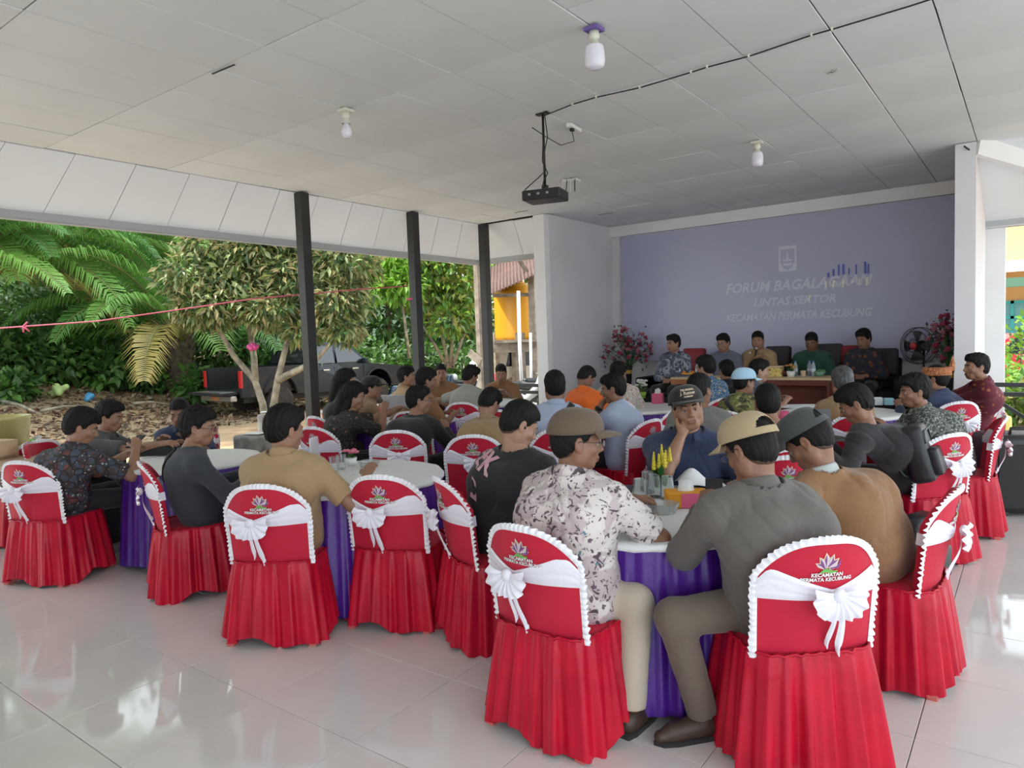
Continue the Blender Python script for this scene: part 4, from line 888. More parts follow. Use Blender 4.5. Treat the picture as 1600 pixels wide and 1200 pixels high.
def ashtray(px, py, label, r=.065):
    p = atz(px, py, .752); b = MB(); n = 28; g = []
    for i in range(n):
        t = 2 * PI * i / n; k = 1 + .05 * (i % 2); g.append([(r * k * f * math.cos(t), r * k * f * math.sin(t), z) for f, z in ((.02, .0), (.72, 0), (1, .042), (.9, .045), (.70, .012), (.02, .010))])
    b.grid(g, cu=True, flip=True); return tag(b.build('ashtray', mat('crystal_glass', (.80, .84, .84), .08, trans=.75), loc=p), label, 'ashtray')
ashtray(1036, 800, 'cut crystal ashtray in front of upside down glasses', .075); ashtray(577, 730, 'cut crystal ashtray beside the pink roses', .072); ashtray(985, 631, 'small crystal dish beside the green flower pot', .05)
def flowers(px, py, z, label, petal, leaf, pot, n=14, h=.10, s=1., spike=False, cat='flower'):
    p = atz(px, py, z) if z < .9 else ondesk(px, py); r = empty('flower_pot', p, 0, label, cat); b = MB(); b.lathe([(.03 * s, 0), (.042 * s, .055 * s), (.038 * s, .055 * s), (.03 * s, .03 * s)], n=14); b.build('pot', pot, r, True)
    rr = np.random.default_rng(int(px)); lf = MB(); fl_ = MB()
    for i in range(n * 2):
        a = rr.random() * 6.28; e = .3 + rr.random() * .8; d = np.array([math.cos(a) * math.cos(e), math.sin(a) * math.cos(e), math.sin(e)]); q = np.array([0, 0, .05 * s]); t = np.cross(d, UP); t /= np.linalg.norm(t) + 1e-6; L = h * (.6 + .5 * rr.random()) * s
        lf.add([q + d * L * .2, q + d * L * .6 + t * .014 * s, q + d * L, q + d * L * .6 - t * .014 * s], [(0, 1, 2, 3)])
    for i in range(n):
        a = i * 2.4; rad = .045 * math.sqrt((i + .5) / n) * s; c = np.array([rad * math.cos(a), rad * math.sin(a), .05 * s + h * s * (.50 + .65 * rr.random())])
        if spike:
            for k in range(5): fl_.ball(c + [0, 0, k * .013 * s], (.013 * s * (1 - k * .15), .013 * s * (1 - k * .15), .012 * s), 6)
        else:
            for k in range(5): b_ = 2 * PI * k / 5 + a; fl_.ball(c + np.array([math.cos(b_) * .010, math.sin(b_) * .010, 0]) * s, (.012 * s, .012 * s, .009 * s), 6)
            fl_.ball(c + [0, 0, .004], .010 * s, 6)
    lf.build('leaves', leaf, r, kind='stuff'); fl_.build('blossoms', petal, r, True, kind='stuff'); return r
leafg = mat('plastic_leaf_green', (.035, .16, .03), .5); pinkf = mat('pink_petal', (.60, .16, .24), .6); yelf = mat('yellow_petal', (.66, .55, .05), .6); whf = mat('white_petal', (.72, .72, .66), .6)
flowers(1033, 764, .752, 'artificial plant with yellow tipped spikes on the front right table', yelf, leafg, mat('green_pot', (.04, .14, .04), .5), 9, .085, 1.15, True); flowers(549, 727, .752, 'pink artificial roses in a small white pot on the front middle table', pinkf, leafg, mat('white_pot', (.75, .75, .73), .5), 9, .05, 1.0)
flowers(1003, 622, .752, 'white artificial flowers in lime green pot beside the pink tissue box', whf, mat('sage_leaf', (.16, .22, .12), .6), mat('lime_pot', (.30, .50, .05), .5), 14, .10, 1.5)
def tissue(px, py, z, label, m_, size, rz, front=None):
    p = atz(px, py, z); r = empty('tissue_box', p, rz, label, 'tissue box'); b = MB(); b.box((0, 0, size[2] / 2), size, bev=.005); b.build('box', m_, r)
    if front: b = MB(); b.box((.02, -size[1] / 2 - .001, size[2] * .48), (size[0] * .5, .002, size[2] * .94)); b.build('pink_panel', front, r)
    b = MB(); b.add([(-.04, 0, size[2]), (.0, .02, size[2]), (.04, 0, size[2]), (.0, -.02, size[2]), (-.03, .01, size[2] + .05), (.005, .03, size[2] + .065), (.035, -.01, size[2] + .045), (0, -.02, size[2] + .05)], [(0, 1, 5, 4), (1, 2, 6, 5), (2, 3, 7, 6), (3, 0, 4, 7), (4, 5, 6, 7)]); b.build('tissue', paper, r, True); return r
tissue(1072, 790, .752, 'orange tissue box with a pink front panel in front of the phone', mat('orange_card', (.72, .30, .01), .5), (.20, .11, .075), .55, mat('pink_card', (.72, .12, .24), .5)); tissue(1028, 630, .752, 'bright pink tissue box on the table with white flowers', mat('pink_card', (0, 0, 0)), (.13, .13, .12), .3)
b = MB(); g = [[(x, y, .002 + .10 * math.exp(-((x + .05) ** 2 + (y) ** 2) / .006) * (1 - abs(y) * 3)) for y in np.linspace(-.09, .09, 10)] for x in np.linspace(-.13, .13, 12)]; b.grid(g, flip=True); o = b.build('napkin', paper, smooth=True, loc=atz(1095, 758, .752), rotz=.6); tag(o, 'white paper napkin tented on the table behind the orange box', 'napkin'); o.modifiers.new('thick', 'SOLIDIFY').thickness = .002
def phone(loc, label, yaw, rx=0, ry=0):
    r = empty('phone', loc, yaw, label, 'phone'); r.rotation_euler = (rx, ry, yaw); b = MB(); b.box((0, 0, .0045), (.074, .155, .009), bev=.003); b.build('body', dark, r); b = MB(); b.box((0, 0, .0095), (.068, .148, .0008)); b.build('screen', mat('phone_screen', (.01, .01, .013), .06), r); return r
phone(atz(1120, 750, .756), 'black phone lying flat in front of the man leaning on his fist', 1.9); phone(atz(978, 765, .758), 'black phone lying by the batik sleeve', .4)
def hold(key, s, label, off=(0, .10, -.01), yaw=0, rx=.6):
    o_, tol, hd, arms, base, yw, *_ , Rw = R[key]; T_ = arms[s][2]; u = nrm(T_ - arms[s][1]); p = base + Rw @ (T_ + u * off[1] + np.array([off[0], 0, off[2]])); phone(p, label, yw + yaw, rx)
hold('olive', -1, 'phone held in the hands of the man in olive grey shirt', (.02, .10, -.012), -.6, .5); hold('dkbatik', 1, 'phone held by the man in dark brown batik', (-.01, .09, -.015), .3, .5)
def sheet(px, py, z, label, sx, sy, rz, m_=None, rx=0, D=None, n=1, cat='paper', group=None):
    loc = at(px, py, D) if D else atz(px, py, z); r = empty('papers', loc, rz, label, cat, group); r.rotation_euler = (rx, 0, rz)
    for k in range(n):
        b = MB(); b.box((k * .006, k * .004, .001 + .003 * k), (sx, sy, .0022), rotm(0, 0, .06 * k)); b.build('sheet', m_ or paper, r)
    return r
sheet(622, 628, 0, 'white sheets held up by the woman in the black floral blouse', .30, .21, .35, rx=-.75, D=6.95, n=2); bluem = mat('blue_folder_card', (.10, .33, .62), .5)
sheet(690, 629, .752, 'blue folders spread before the stout man in brown', .50, .28, .7, bluem, n=4); sheet(716, 622, .755, 'blue and white papers under the arm of the grey green shirt', .25, .3, .9, bluem, n=2); sheet(1243, 635, .752, 'white sheets beside the dark laptop on the far right table', .42, .30, .3, n=3); sheet(1262, 644, .752, 'single white sheet at the edge of the far right table', .16, .12, .5)
sheet(222, 712, .752, 'white sheet under the black bag on the front left table', .3, .2, .4); sheet(575, 652, .752, 'white sheets near the blue cup', .3, .2, .4, n=2); sheet(790, 604, .75, 'white sheet before the man at the corner post', .3, .21, .5)
b = MB(); V, F = sdf_mesh([('c', np.array([-.11, 0, .05]), np.array([.11, 0, .05]), .055, .05, .03), ('c', np.array([-.06, .03, .06]), np.array([.07, .02, .07]), .05, .045, .03)], .01, .03); tag(mesh_obj('pouch', folds(V, F, .006, 3), F, blackc, loc=atz(242, 712, .752), rotz=.6), 'black soft pouch on the front left table', 'bag')
r = empty('laptop', atz(1288, 668, .85), .9, 'dark laptop before the man with a backpack', 'laptop'); r.location.z = .752
b = MB(); b.box((0, 0, .01), (.33, .23, .018), bev=.004); b.build('keyboard_base', dark, r); b = MB(); b.box((0, .125, .115), (.33, .010, .21), rotm(-.2, 0, 0)); b.build('screen_lid', dark, r)
def cup(px, py, z, label, m_, s=1., group=None): b = MB(); b.lathe([(.028 * s, 0), (.037 * s, .075 * s), (.034 * s, .075 * s), (.026 * s, .008)], n=16); return tag(autosmooth(b.build('cup', m_, loc=atz(px, py, z) if z < .9 else ondesk(px, py))), label, 'cup', group)
cup(598, 657, .752, 'blue cup on the table of the woman with white sheets', mat('blue_plastic', (.01, .12, .30), .4), .9); cup(1222, 664, .76, 'pink lidded cup behind the beige cap', mat('pink_card', (0, 0, 0)), 1.6)
r = empty('drink_box', atz(1372, 634, .752), .3, 'blue and white snack box on the far right table', 'box')
for k in range(3): b = MB(); b.box((k * .10 - .1, .04 * (k % 2), .045), (.09, .09, .09 - .01 * k), bev=.004); b.build('carton', mat('pale_blue_card', (.35, .62, .72), .5) if k % 2 == 0 else paper, r)

# ---------------------------------------------------------------- stage: banner, sofas, desks, stands, fan
def aty(px, py, y): d = CR.T @ np.array([(px - 800) / FPX, (py - 600) / FPX, 1.]); return CAM + d * (y / d[1])
yb_ = WY - .06; c0 = aty(969, 369, yb_); c1 = aty(1500, 301, yb_); c2 = aty(996, 564, yb_)
x0, x1, zt, zb = c0[0] + .02, -.68, c0[2] - .02, c2[2]
bann = mat('banner_vinyl', (.45, .45, .60), .32, spec=.45, var=(.6, .05), bump=(1.2, .25, .02)); b = MB()
wav = lambda x, z: yb_ - .012 - .008 * math.sin(x * 2.1 + z) - .006 * math.sin(z * 3 + x * 5)
g = [[(x, wav(x, z), z) for z in np.linspace(zb, zt, 14)] for x in np.linspace(x0, x1, 40)]; b.grid(g); b.grid([[(x, y + .004, z) for x, y, z in r_] for r_ in g], flip=True)
ban = tag(b.build('banner', bann, smooth=True), 'large pale lilac banner covering the stage wall', 'banner')
proj = mat('projected_white', (.60, .61, .70), .4); projy = mat('projected_pale_yellow', (.80, .80, .62), .4); projb = mat('projected_blue', (.09, .13, .50), .35)  # projector light and its glare, put into flat coloured meshes on the banner
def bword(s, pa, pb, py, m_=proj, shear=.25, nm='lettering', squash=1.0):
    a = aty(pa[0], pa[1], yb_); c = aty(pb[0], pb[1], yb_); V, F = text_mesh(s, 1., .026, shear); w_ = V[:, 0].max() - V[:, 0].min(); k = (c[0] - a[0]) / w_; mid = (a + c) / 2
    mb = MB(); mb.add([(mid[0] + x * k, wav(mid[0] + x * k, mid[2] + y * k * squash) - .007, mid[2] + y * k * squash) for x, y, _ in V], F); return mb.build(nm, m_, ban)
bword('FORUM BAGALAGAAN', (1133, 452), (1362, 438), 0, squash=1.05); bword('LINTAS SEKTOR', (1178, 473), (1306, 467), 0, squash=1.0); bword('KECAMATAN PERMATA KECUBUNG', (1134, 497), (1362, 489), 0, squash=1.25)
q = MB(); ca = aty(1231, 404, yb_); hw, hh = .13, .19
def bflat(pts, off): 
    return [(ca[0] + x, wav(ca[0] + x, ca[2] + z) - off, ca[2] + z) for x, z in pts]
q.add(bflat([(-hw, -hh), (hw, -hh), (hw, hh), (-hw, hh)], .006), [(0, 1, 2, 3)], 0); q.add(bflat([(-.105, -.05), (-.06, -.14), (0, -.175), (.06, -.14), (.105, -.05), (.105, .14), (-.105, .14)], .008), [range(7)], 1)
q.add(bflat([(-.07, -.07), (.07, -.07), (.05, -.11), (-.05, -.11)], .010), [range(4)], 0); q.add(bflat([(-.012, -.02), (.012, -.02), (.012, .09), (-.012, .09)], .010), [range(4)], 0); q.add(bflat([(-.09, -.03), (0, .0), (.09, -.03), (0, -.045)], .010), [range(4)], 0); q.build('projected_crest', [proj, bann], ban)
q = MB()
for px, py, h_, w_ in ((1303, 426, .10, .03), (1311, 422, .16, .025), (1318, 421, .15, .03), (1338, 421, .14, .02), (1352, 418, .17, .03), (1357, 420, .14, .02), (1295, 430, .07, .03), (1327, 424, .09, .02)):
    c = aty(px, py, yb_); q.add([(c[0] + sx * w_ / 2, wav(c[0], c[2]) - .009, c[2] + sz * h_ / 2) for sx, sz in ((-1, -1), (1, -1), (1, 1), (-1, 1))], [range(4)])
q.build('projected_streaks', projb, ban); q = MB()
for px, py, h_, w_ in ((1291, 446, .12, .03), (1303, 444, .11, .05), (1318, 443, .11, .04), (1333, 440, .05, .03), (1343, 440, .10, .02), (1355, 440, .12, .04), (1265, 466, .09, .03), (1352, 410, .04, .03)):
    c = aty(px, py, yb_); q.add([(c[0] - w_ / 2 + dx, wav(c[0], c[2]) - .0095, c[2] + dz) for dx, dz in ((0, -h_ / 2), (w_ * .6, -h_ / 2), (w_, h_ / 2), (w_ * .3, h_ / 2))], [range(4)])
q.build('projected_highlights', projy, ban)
for k in range(7): q = MB(); q.lathe([(.012, 0), (.012, .008)], (x0 + .06 + (x1 - x0 - .12) * k / 6, yb_ - .03, zt - .03), 8, rot=rotm(PI / 2, 0, 0)); q.build('eyelet', metal, ban)
leath = mat('black_leather', (.012, .011, .012), .6, spec=.2, bump=(60, .2)); redc = mat('red_cushion', (.24, .012, .022), .6, bump=(50, .2)); blkcu = mat('dark_cushion', (.03, .026, .032), .7)
def sofa(x, w_, label):
    r = empty('sofa', (x, 10.62, STAGE), 0, label, 'sofa', 'black sofas on the stage'); b = MB(); b.box((0, 0, .20), (w_, .72, .24), bev=.04); b.build('base', leath, r, True)
    n = max(1, round(w_ / .65))
    for i in range(n):
        c = -w_ / 2 + .1 + (w_ - .2) * (i + .5) / n; b = MB(); b.box((c, -.03, .37), ((w_ - .2) / n - .01, .60, .13), bev=.035); b.build('seat_cushion', leath, r, True); b = MB(); b.box((c, .27, .62), ((w_ - .2) / n - .01, .16, .48), rotm(-.12, 0, 0), bev=.05); b.build('backrest', leath, r, True)
    for s in (-1, 1): b = MB(); b.box((s * (w_ / 2 - .05), -.02, .36), (.14, .74, .50), bev=.04); b.build('armrest', leath, r, True)
    for sx in (-1, 1):
        for sy in (-1, 1): b = MB(); b.box((sx * (w_ / 2 - .1), sy * .28, .04), (.06, .06, .08)); b.build('leg', metal, r)
PX = {k: R[k][4][0] for k in ('p1', 'p2', 'p3', 'p4', 'p5')}
sofa((PX['p1'] + PX['p2']) / 2 - .25, 2.0, 'long black leather sofa at the left end of the stage'); sofa((PX['p3'] + PX['p4']) / 2 + .05, 1.55, 'black leather sofa behind the desk with bottles'); sofa(PX['p5'] + .03, .95, 'black armchair sofa at the right end of the stage')
for px, py, m_, lab in ((1085, 562, redc, 'red cushion standing beside the man in grey blue pattern'), (1216, 560, blkcu, 'dark cushion beside the khaki official'), (1216, 585, redc, 'red cushion beneath the dark cushion near the khaki official'), (1295, 557, blkcu, 'dark cushion behind the green shirted official'), (1336, 560, redc, 'red cushion behind the young official'), (1380, 565, blkcu, 'dark cushion at the far right sofa edge'), (1105, 572, blkcu, 'dark cushion between the two left officials')):
    p = aty(px, py, 10.72); b = MB(); b.box((0, 0, 0), (.36, .12, .36), rotm(-.15, 0, 0), bev=.05); tag(b.build('cushion', m_, smooth=True, loc=p), lab, 'cushion', 'cushions on the sofas')
deskw = mat('red_brown_wood', (.17, .045, .028), .4, var=(4, .3)); desko = mat('orange_wood', (.36, .12, .035), .4, var=(4, .3))
def desk(xa, xb, label, m_):
    r = empty('desk', ((xa + xb) / 2, 9.62, STAGE), 0, label, 'desk'); w_ = xb - xa; b = MB(); b.box((0, 0, .655), (w_, .56, .035), bev=.004); b.build('desktop', lightwood, r); b = MB(); b.box((0, -.27, .61), (w_ - .01, .02, .07)); b.build('apron', m_, r)
    b = MB(); b.box((0, -.05, .32), (w_ - .12, .02, .52)); b.build('front_panel', deskw, r)
    for s in (-1, 1): b = MB(); b.box((s * (w_ / 2 - .03), 0, .32), (.035, .52, .64)); b.build('side_panel', m_, r)
dz_ = STAGE + .6725
def ondesk(px, py):
    p = aty(px, py, 9.62); y = min(9.80, max(9.44, 9.62 + (598 - py) * .02)); p = aty(px, py, y); p[2] = dz_; return p
xa = aty(1190, 600, 9.35)[0]; xb = aty(1298, 598, 9.35)[0]; desk(xa - .25, xb, 'red brown wooden desk with snacks and bottles', deskw); xc = aty(1048, 604, 9.35)[0]; desk(xc, xa - .35, 'orange brown wooden desk at the left of the stage', desko)
def bottle(px, py, lab): 
    p = ondesk(px, py); r = empty('water_bottle', p, 0, lab, 'bottle', 'water bottles on the stage desks'); b = MB(); b.lathe([(.028, 0), (.030, .01), (.030, .12), (.024, .15), (.012, .175), (.012, .185)], n=12); b.build('bottle_body', mat('bottle_plastic', (.62, .70, .78), .1, trans=.6), r, True); b = MB(); b.lathe([(.0135, .183), (.0135, .20)], n=10); b.build('cap', mat('blue_cap', (.10, .18, .5), .4), r, True); b = MB(); b.lathe([(.0305, .06), (.0305, .10)], n=12, cap=False); b.build('bottle_label', mat('pale_label', (.6, .65, .75), .5), r, True)
for px, py, l in ((1063, 599, 'water bottle at the left end of the orange desk'), (1090, 597, 'water bottle beside the orange fruit bowl'), (1271, 594, 'water bottle on the right end of the red brown desk'), (1243, 592, 'water bottle before the green shirted official'), (1265, 589, 'water bottle behind the right end bottle')): bottle(px, py, l)
def bowl(px, py, r_, h_, m_, lab, fill=None, n=9):
    p = ondesk(px, py); e = empty('bowl', p, 0, lab, 'bowl'); b = MB(); b.lathe([(r_ * .5, 0), (r_, h_), (r_ * .92, h_), (r_ * .45, .012)], n=16); b.build('dish', m_, e, True)
    if fill:
        rr = np.random.default_rng(int(px))
        for i in range(n): t = i * 2.4; q = r_ * .7 * math.sqrt((i + .5) / n); b = MB(); b.ball((q * math.cos(t), q * math.sin(t), h_ * .8 + .02 * rr.random()), r_ * .30, 8); b.build('fruit', fill, e, True)
bowl(1075, 599, .10, .05, mat('orange_card', (0, 0, 0)), 'orange fruit bowl on the left desk', mat('orange_fruit', (.62, .20, .02), .5)); bowl(1280, 594, .08, .06, mat('pale_green_plastic', (.16, .30, .20), .4), 'pale green container near the right bottle', mat('green_snack', (.10, .22, .10), .6)); bowl(1228, 595, .09, .04, mat('dark_dish', (.05, .03, .03), .4), 'dark dish of red snacks before the officials', mat('red_snack', (.22, .05, .04), .6))
r = empty('snack_box', ondesk(1205, 597), .1, 'yellow and brown patterned snack box on the red brown desk', 'box'); b = MB(); b.box((0, 0, .06), (.30, .18, .12), bev=.006); b.build('box', pattern('yellow_brown_print', (.50, .33, .06), [((.12, .04, .015), 16, .3, .08), ((.65, .52, .2), 24, .12, .06)], 1.), r); b = MB(); b.box((0, 0, .13), (.30, .20, .02), bev=.006); b.build('lid', mat('cream_card', (.60, .42, .28), .6), r)
flowers(1236, 600, dz_, 'small green plant in white pot on the red brown desk', mat('orange_tip', (.45, .24, .05), .6), leafg, mat('white_pot', (.75, .75, .73), .5), 7, .07, 1.35); cup(1255, 596, dz_, 'striped cup beside the right end bottles', mat('cream_card', (0, 0, 0)), 1.0)
b = MB(); hd, arms, base, Rw = R['p3'][2], R['p3'][3], R['p3'][4], R['p3'][10]; h_ = base + Rw @ arms[1][2]; mth = base + Rw @ hd(.0, .14, -.09); r = empty('microphone', h_, 0, 'black hand microphone held by the khaki official', 'microphone'); d = mth - h_; b.tube([d * .2, d * .9], [.011, .016], 8); b.build('handle', dark, r, True); b = MB(); b.ball(d, .024, 8); b.build('grille', metal, r, True)
def flower_stand(px, py, y, label, seed, wd=1.):
    p = aty(px, py, y); p[2] = STAGE; r = empty('flower_stand', p, 0, label, 'flower stand'); rr = np.random.default_rng(seed); mb = MB(); mb.lathe([(.10, 0), (.08, .02), (.02, .10), (.03, .30), (.06, .72), (.075, .78), (.06, .78), (.05, .6)], n=16); mb.build('vase', mat('black_vase', (.02, .018, .018), .3), r, True)
    mb = MB(); mb.lathe([(.055, .64), (.065, .70)], n=16, cap=False); mb.build('gold_band', gold, r, True)
    lf = MB(); fl_ = MB(); sm = MB()
    for i in range(46):
        a = rr.random() * 6.28; e = .25 + rr.random() * 1.3; L = .30 + .26 * rr.random(); d = np.array([math.cos(a) * math.cos(e), math.sin(a) * math.cos(e), math.sin(e)]); q0 = np.array([0, 0, .74]); q = q0 + d * L * np.array([.92 * wd, .6, 1.22]); sm.tube([q0, (q0 + q) / 2 + [0, 0, .05], q], .004, 4)
        for k in range(10): d2 = rr.normal(size=3); d2 /= np.linalg.norm(d2); c = q + rr.normal(size=3) * .055 - d * .1 * rr.random(); t = np.cross(d2, UP); t /= np.linalg.norm(t) + 1e-6; lf.add([c, c + d2 * .03 + t * .018, c + d2 * .065, c + d2 * .03 - t * .018], [(0, 1, 2, 3)])
        for k in range(6): fl_.ball(q + rr.normal(size=3) * .014, (.026, .026, .02), 6, i % 2)
    sm.build('stems', leafg, r, kind='stuff'); lf.build('leaves', mat('dusty_leaf', (.06, .07, .05), .6), r, kind='stuff'); fl_.build('blossoms', [mat('crimson_petal', (.30, .025, .06), .6), mat('rose_petal', (.42, .12, .18), .6)], r, True, kind='stuff')
flower_stand(983, 600, 10.75, 'tall stand of crimson flowers in the left corner of the stage', 3); flower_stand(1482, 600, 10.0, 'tall stand of crimson flowers beside the white pillar', 8, .62)
# fan
p = aty(1437, 540, 10.5); r = empty('pedestal_fan', (p[0], p[1], STAGE), -.5, 'black pedestal fan with a red hub beside the sofas', 'fan'); hz = p[2] - STAGE
b = MB(); b.lathe([(.2, 0), (.2, .03), (.03, .05), (.015, .06)], n=20); b.build('base', dark, r, True); b = MB(); b.tube([(0, .08, .05), (0, .08, hz)], .014, 8); b.build('pole', dark, r, True)
b = MB(); b.lathe([(.06, -.02), (.075, .06), (.05, .12)], (0, .0, hz), 14, rot=rotm(-PI / 2, 0, 0)); b.build('motor', dark, r, True)
cg = MB(); rg = .235
for y, q in ((-.09, .8), (-.055, 1.), (.02, 1.), (-.12, .35)): cg.tube([(rg * q * math.cos(t), y, hz + rg * q * math.sin(t)) for t in np.linspace(0, 2 * PI, 33)[:-1]], .005, 5, closed=True)
for k in range(44): t = 2 * PI * k / 44; c_, s_ = math.cos(t), math.sin(t); cg.tube([(.03 * c_, -.125, hz + .03 * s_), (rg * .8 * c_, -.09, hz + rg * .8 * s_), (rg * c_, -.05, hz + rg * s_), (rg * c_, .02, hz + rg * s_), (rg * .4 * c_, .05, hz + rg * .4 * s_)], .0016, 3, cap=False)
cg.build('guard', dark, r, kind='stuff'); b = MB(); b.lathe([(.05, 0), (.045, .02), (.01, .03)], (0, -.115, hz), 16, rot=rotm(PI / 2, 0, 0)); b.build('hub', mat('red_plastic', (.42, .02, .02), .4), r, True)
for k in range(4):
    t = k * PI / 2; g = [[(f * .2 * math.cos(t + e), -.04 + .05 * (e) * 1., hz + f * .2 * math.sin(t + e)) for e in np.linspace(-.45, .45, 5)] for f in (.2, .6, .95)]; b = MB(); b.grid(g); o = b.build('fan_blade', mat('smoke_blade', (.05, .05, .055), .3), r, True); o.modifiers.new('thick', 'SOLIDIFY').thickness = .003
# ---------------------------------------------------------------- ceiling fittings
def bulb(px, py, label, s, purple_=False):
    p = atz(px, py, H - .004); r = empty('light_bulb', p, 0, label, 'lamp'); b = MB(); b.box((0, 0, -.012), (.10, .10, .024), bev=.006); b.build('base', mat('violet_plastic', (.16, .10, .36), .4) if purple_ else mat('ivory_plastic', (.70, .70, .60), .5), r); b = MB(); b.lathe([(.03, -.024), (.034, -.06), (.028, -.075)], n=18); b.build('socket', mat('ivory_plastic', (0, 0, 0)), r, True)
    b = MB(); b.lathe([(.020, -.07), (.030, -.10), (.048 * s, -.115)], n=18, cap=False); b.build('bulb_body', mat('bulb_green_white', (.62, .66, .58), .4), r, True); b = MB()
    b.lathe([(.048 * s, -.115), (.054 * s, -.145), (.056 * s, -.20), (.050 * s, -.235), (.030 * s, -.25), (.002, -.253)] if s > .9 else [(.02, -.07), (.02, -.12), (.035, -.15), (.045, -.18), (.040, -.21), (.02, -.228), (.001, -.23)], n=20, cap=False); b.build('bulb_glass', mat('bulb_milk_glass', (.78, .77, .86), .25), r, True)
bulb(540, 171, 'slim white bulb hanging over the tables nearest the garden side', .8); bulb(928, 43, 'large white bulb on a violet base nearest the camera', 1.15, True); bulb(1183, 221, 'short white bulb under the ceiling before the banner', 1.05)
# projector
top = atz(848, 177, H); r = empty('projector', top, 0, 'black projector on a thin ceiling pole over the middle tables', 'projector'); zb = -(H - at(853, 305, np.dot(CR[2], top - CAM))[2])
b = MB(); b.box((0, 0, -.006), (.12, .05, .012)); b.build('ceiling_plate', dark, r); b = MB(); b.tube([(0, 0, -.01), (.0, 0, zb + .09)], .011, 8); b.build('pole', dark, r, True)
b = MB(); b.tube([(.0, 0, zb + .09), (0, 0, zb + .04)], .03, 10); b.build('ball_joint', dark, r, True); RZ = rotm(0, 0, .25); b = MB(); b.box((0, 0, zb), (.34, .25, .085), RZ, bev=.012); b.build('projector_body', mat('projector_black', (.016, .015, .017), .45), r)
b = MB(); b.lathe([(.032, 0), (.034, .03), (.026, .03), (.02, .012)], np.array([.09, .12, zb]) @ RZ.T * [1, 1, 1] , 14, rot=RZ @ rotm(-PI / 2, 0, 0)); b.build('lens', dark, r, True); b = MB()
for k in range(6): b.box(RZ @ np.array([-.10 + .04 * k, -.126, 0]) + [0, 0, zb + .005], (.022, .004, .018), RZ, mi=k % 2)
b.build('sockets', [metal, dark], r)
cb = MB(); cb.tube([(.02, 0, -.03), (.035, .01, -.2), (.012, -.02, -.35), (.02, -.01, -.48), (-.02, -.05, zb + .16), (-.12, -.12, zb + .06), (-.14, -.14, zb + .02)], .005, 6); cb.tube([(-.015, .01, -.25), (-.02, .0, -.4), (.02, .02, -.5), (.03, -.06, zb + .12), (.04, -.11, zb + .03)], .0045, 6); cb.build('cables', dark, r, True)
pts = [atz(*q, H - .012) for q in ((848, 178), (872, 172), (895, 163), (932, 152), (1000, 137), (1080, 113), (1105, 105), (1170, 88), (1268, 55), (1300, 46), (1420, 10), (1470, -6), (1560, -40))]
cb = MB(); cb.tube([pts[0] + [0, 0, -.02]] + pts[1:], .005, 6); o = tag(cb.build('ceiling_cable', dark, smooth=True), 'black cable clipped along the ceiling to the projector', 'cable')
for q in pts[2:10]: b = MB(); b.box(q, (.012, .03, .022), rotm(0, 0, .2)); b.build('cable_clip', mat('ivory_plastic', (0, 0, 0)), o)
p = atz(897, 200, H - .018); r = empty('power_strip', p, .15, 'white and black power strip on the ceiling near the projector', 'power strip'); b = MB(); b.box((0, 0, 0), (.06, .24, .035), bev=.01); b.build('strip_body', mat('white_plastic', (.75, .75, .74), .4), r); b = MB(); b.box((-.012, .03, .016), (.066, .18, .012), bev=.003); b.build('strip_side', dark, r); b = MB(); b.box((.0, -.05, -.026), (.035, .045, .03), bev=.006); b.build('plug', dark, r)
b = MB(); b.tube([(0, -.05, -.04), (.03, -.08, -.14), (-.05, -.2, -.19), (-.15, -.32, -.12), (-.22, -.42, -.06)], .004, 6); b.build('plug_cable', dark, r, True)
p = atz(893, 283, H - .03); r = empty('wifi_router', p, .2, 'white router with aerials under the ceiling behind the projector', 'router'); b = MB(); b.box((0, 0, 0), (.20, .14, .035), bev=.008); b.build('router_body', mat('white_plastic', (0, 0, 0)), r)
for k in range(4): b = MB(); b.tube([(-.08 + .05 * k, -.08, 0), (-.085 + .055 * k, -.12, -.15)], .006, 6); b.build('aerial', dark if k % 2 else mat('white_plastic', (0, 0, 0)), r, True)
b = MB(); b.tube([atz(1508, 232, H - .05) + [0, -.12, -.0], atz(1530, 245, H - .1) + [0, -.14, -.02], atz(1548, 248, H - .12) + [0, -.1, 0], atz(1575, 240, H - .1), atz(1615, 236, H - .1)], .009, 6); tag(b.build('hanging_wire', dark, smooth=True), 'black wire hanging beside the top of the white pillar', 'cable')
b = MB(); q = atz(1300, 112, H); [b.box(q + [.05 * math.cos(k * 2.4) * k / 7, .05 * math.sin(k * 2.4) * k / 7, .0], (.06, .012, .004), rotm(0, 0, k * 1.1)) for k in range(7)]; b.build('plaster_patch', mat('patch_white', (.62, .62, .60), .8), ceiling, label='rough white repair patch')
# ---------------------------------------------------------------- loudspeaker, counter, stump
p = atz(1592, 800, 0); r = empty('loudspeaker', p, .42, 'large black portable loudspeaker standing on the floor at the railing side', 'speaker'); b = MB(); b.box((0, 0, .35), (.60, .40, .64), bev=.05); b.build('cabinet', mat('speaker_black', (.018, .018, .02), .45, bump=(120, .2)), r, True); b = MB(); b.box((0, -.205, .34), (.48, .02, .52), bev=.008); b.build('front_grille', mat('grille_black', (.01, .01, .011), .6, bump=(200, .6)), r)
b = MB(); b.tube([(-.11, -.08, .66), (-.10, -.08, .715), (.10, -.08, .715), (.11, -.08, .66)], .014, 8); b.build('handle', dark, r, True)
for s in (-1, 1):
    b = MB(); b.lathe([(.05, -.02), (.05, .02)], (s * .27, .14, .05), 16, rot=rotm(0, PI / 2, 0)); b.build('wheel', dark, r, True); b = MB(); b.box((s * .17, -.13, .02), (.05, .08, .04)); b.build('foot', dark, r)
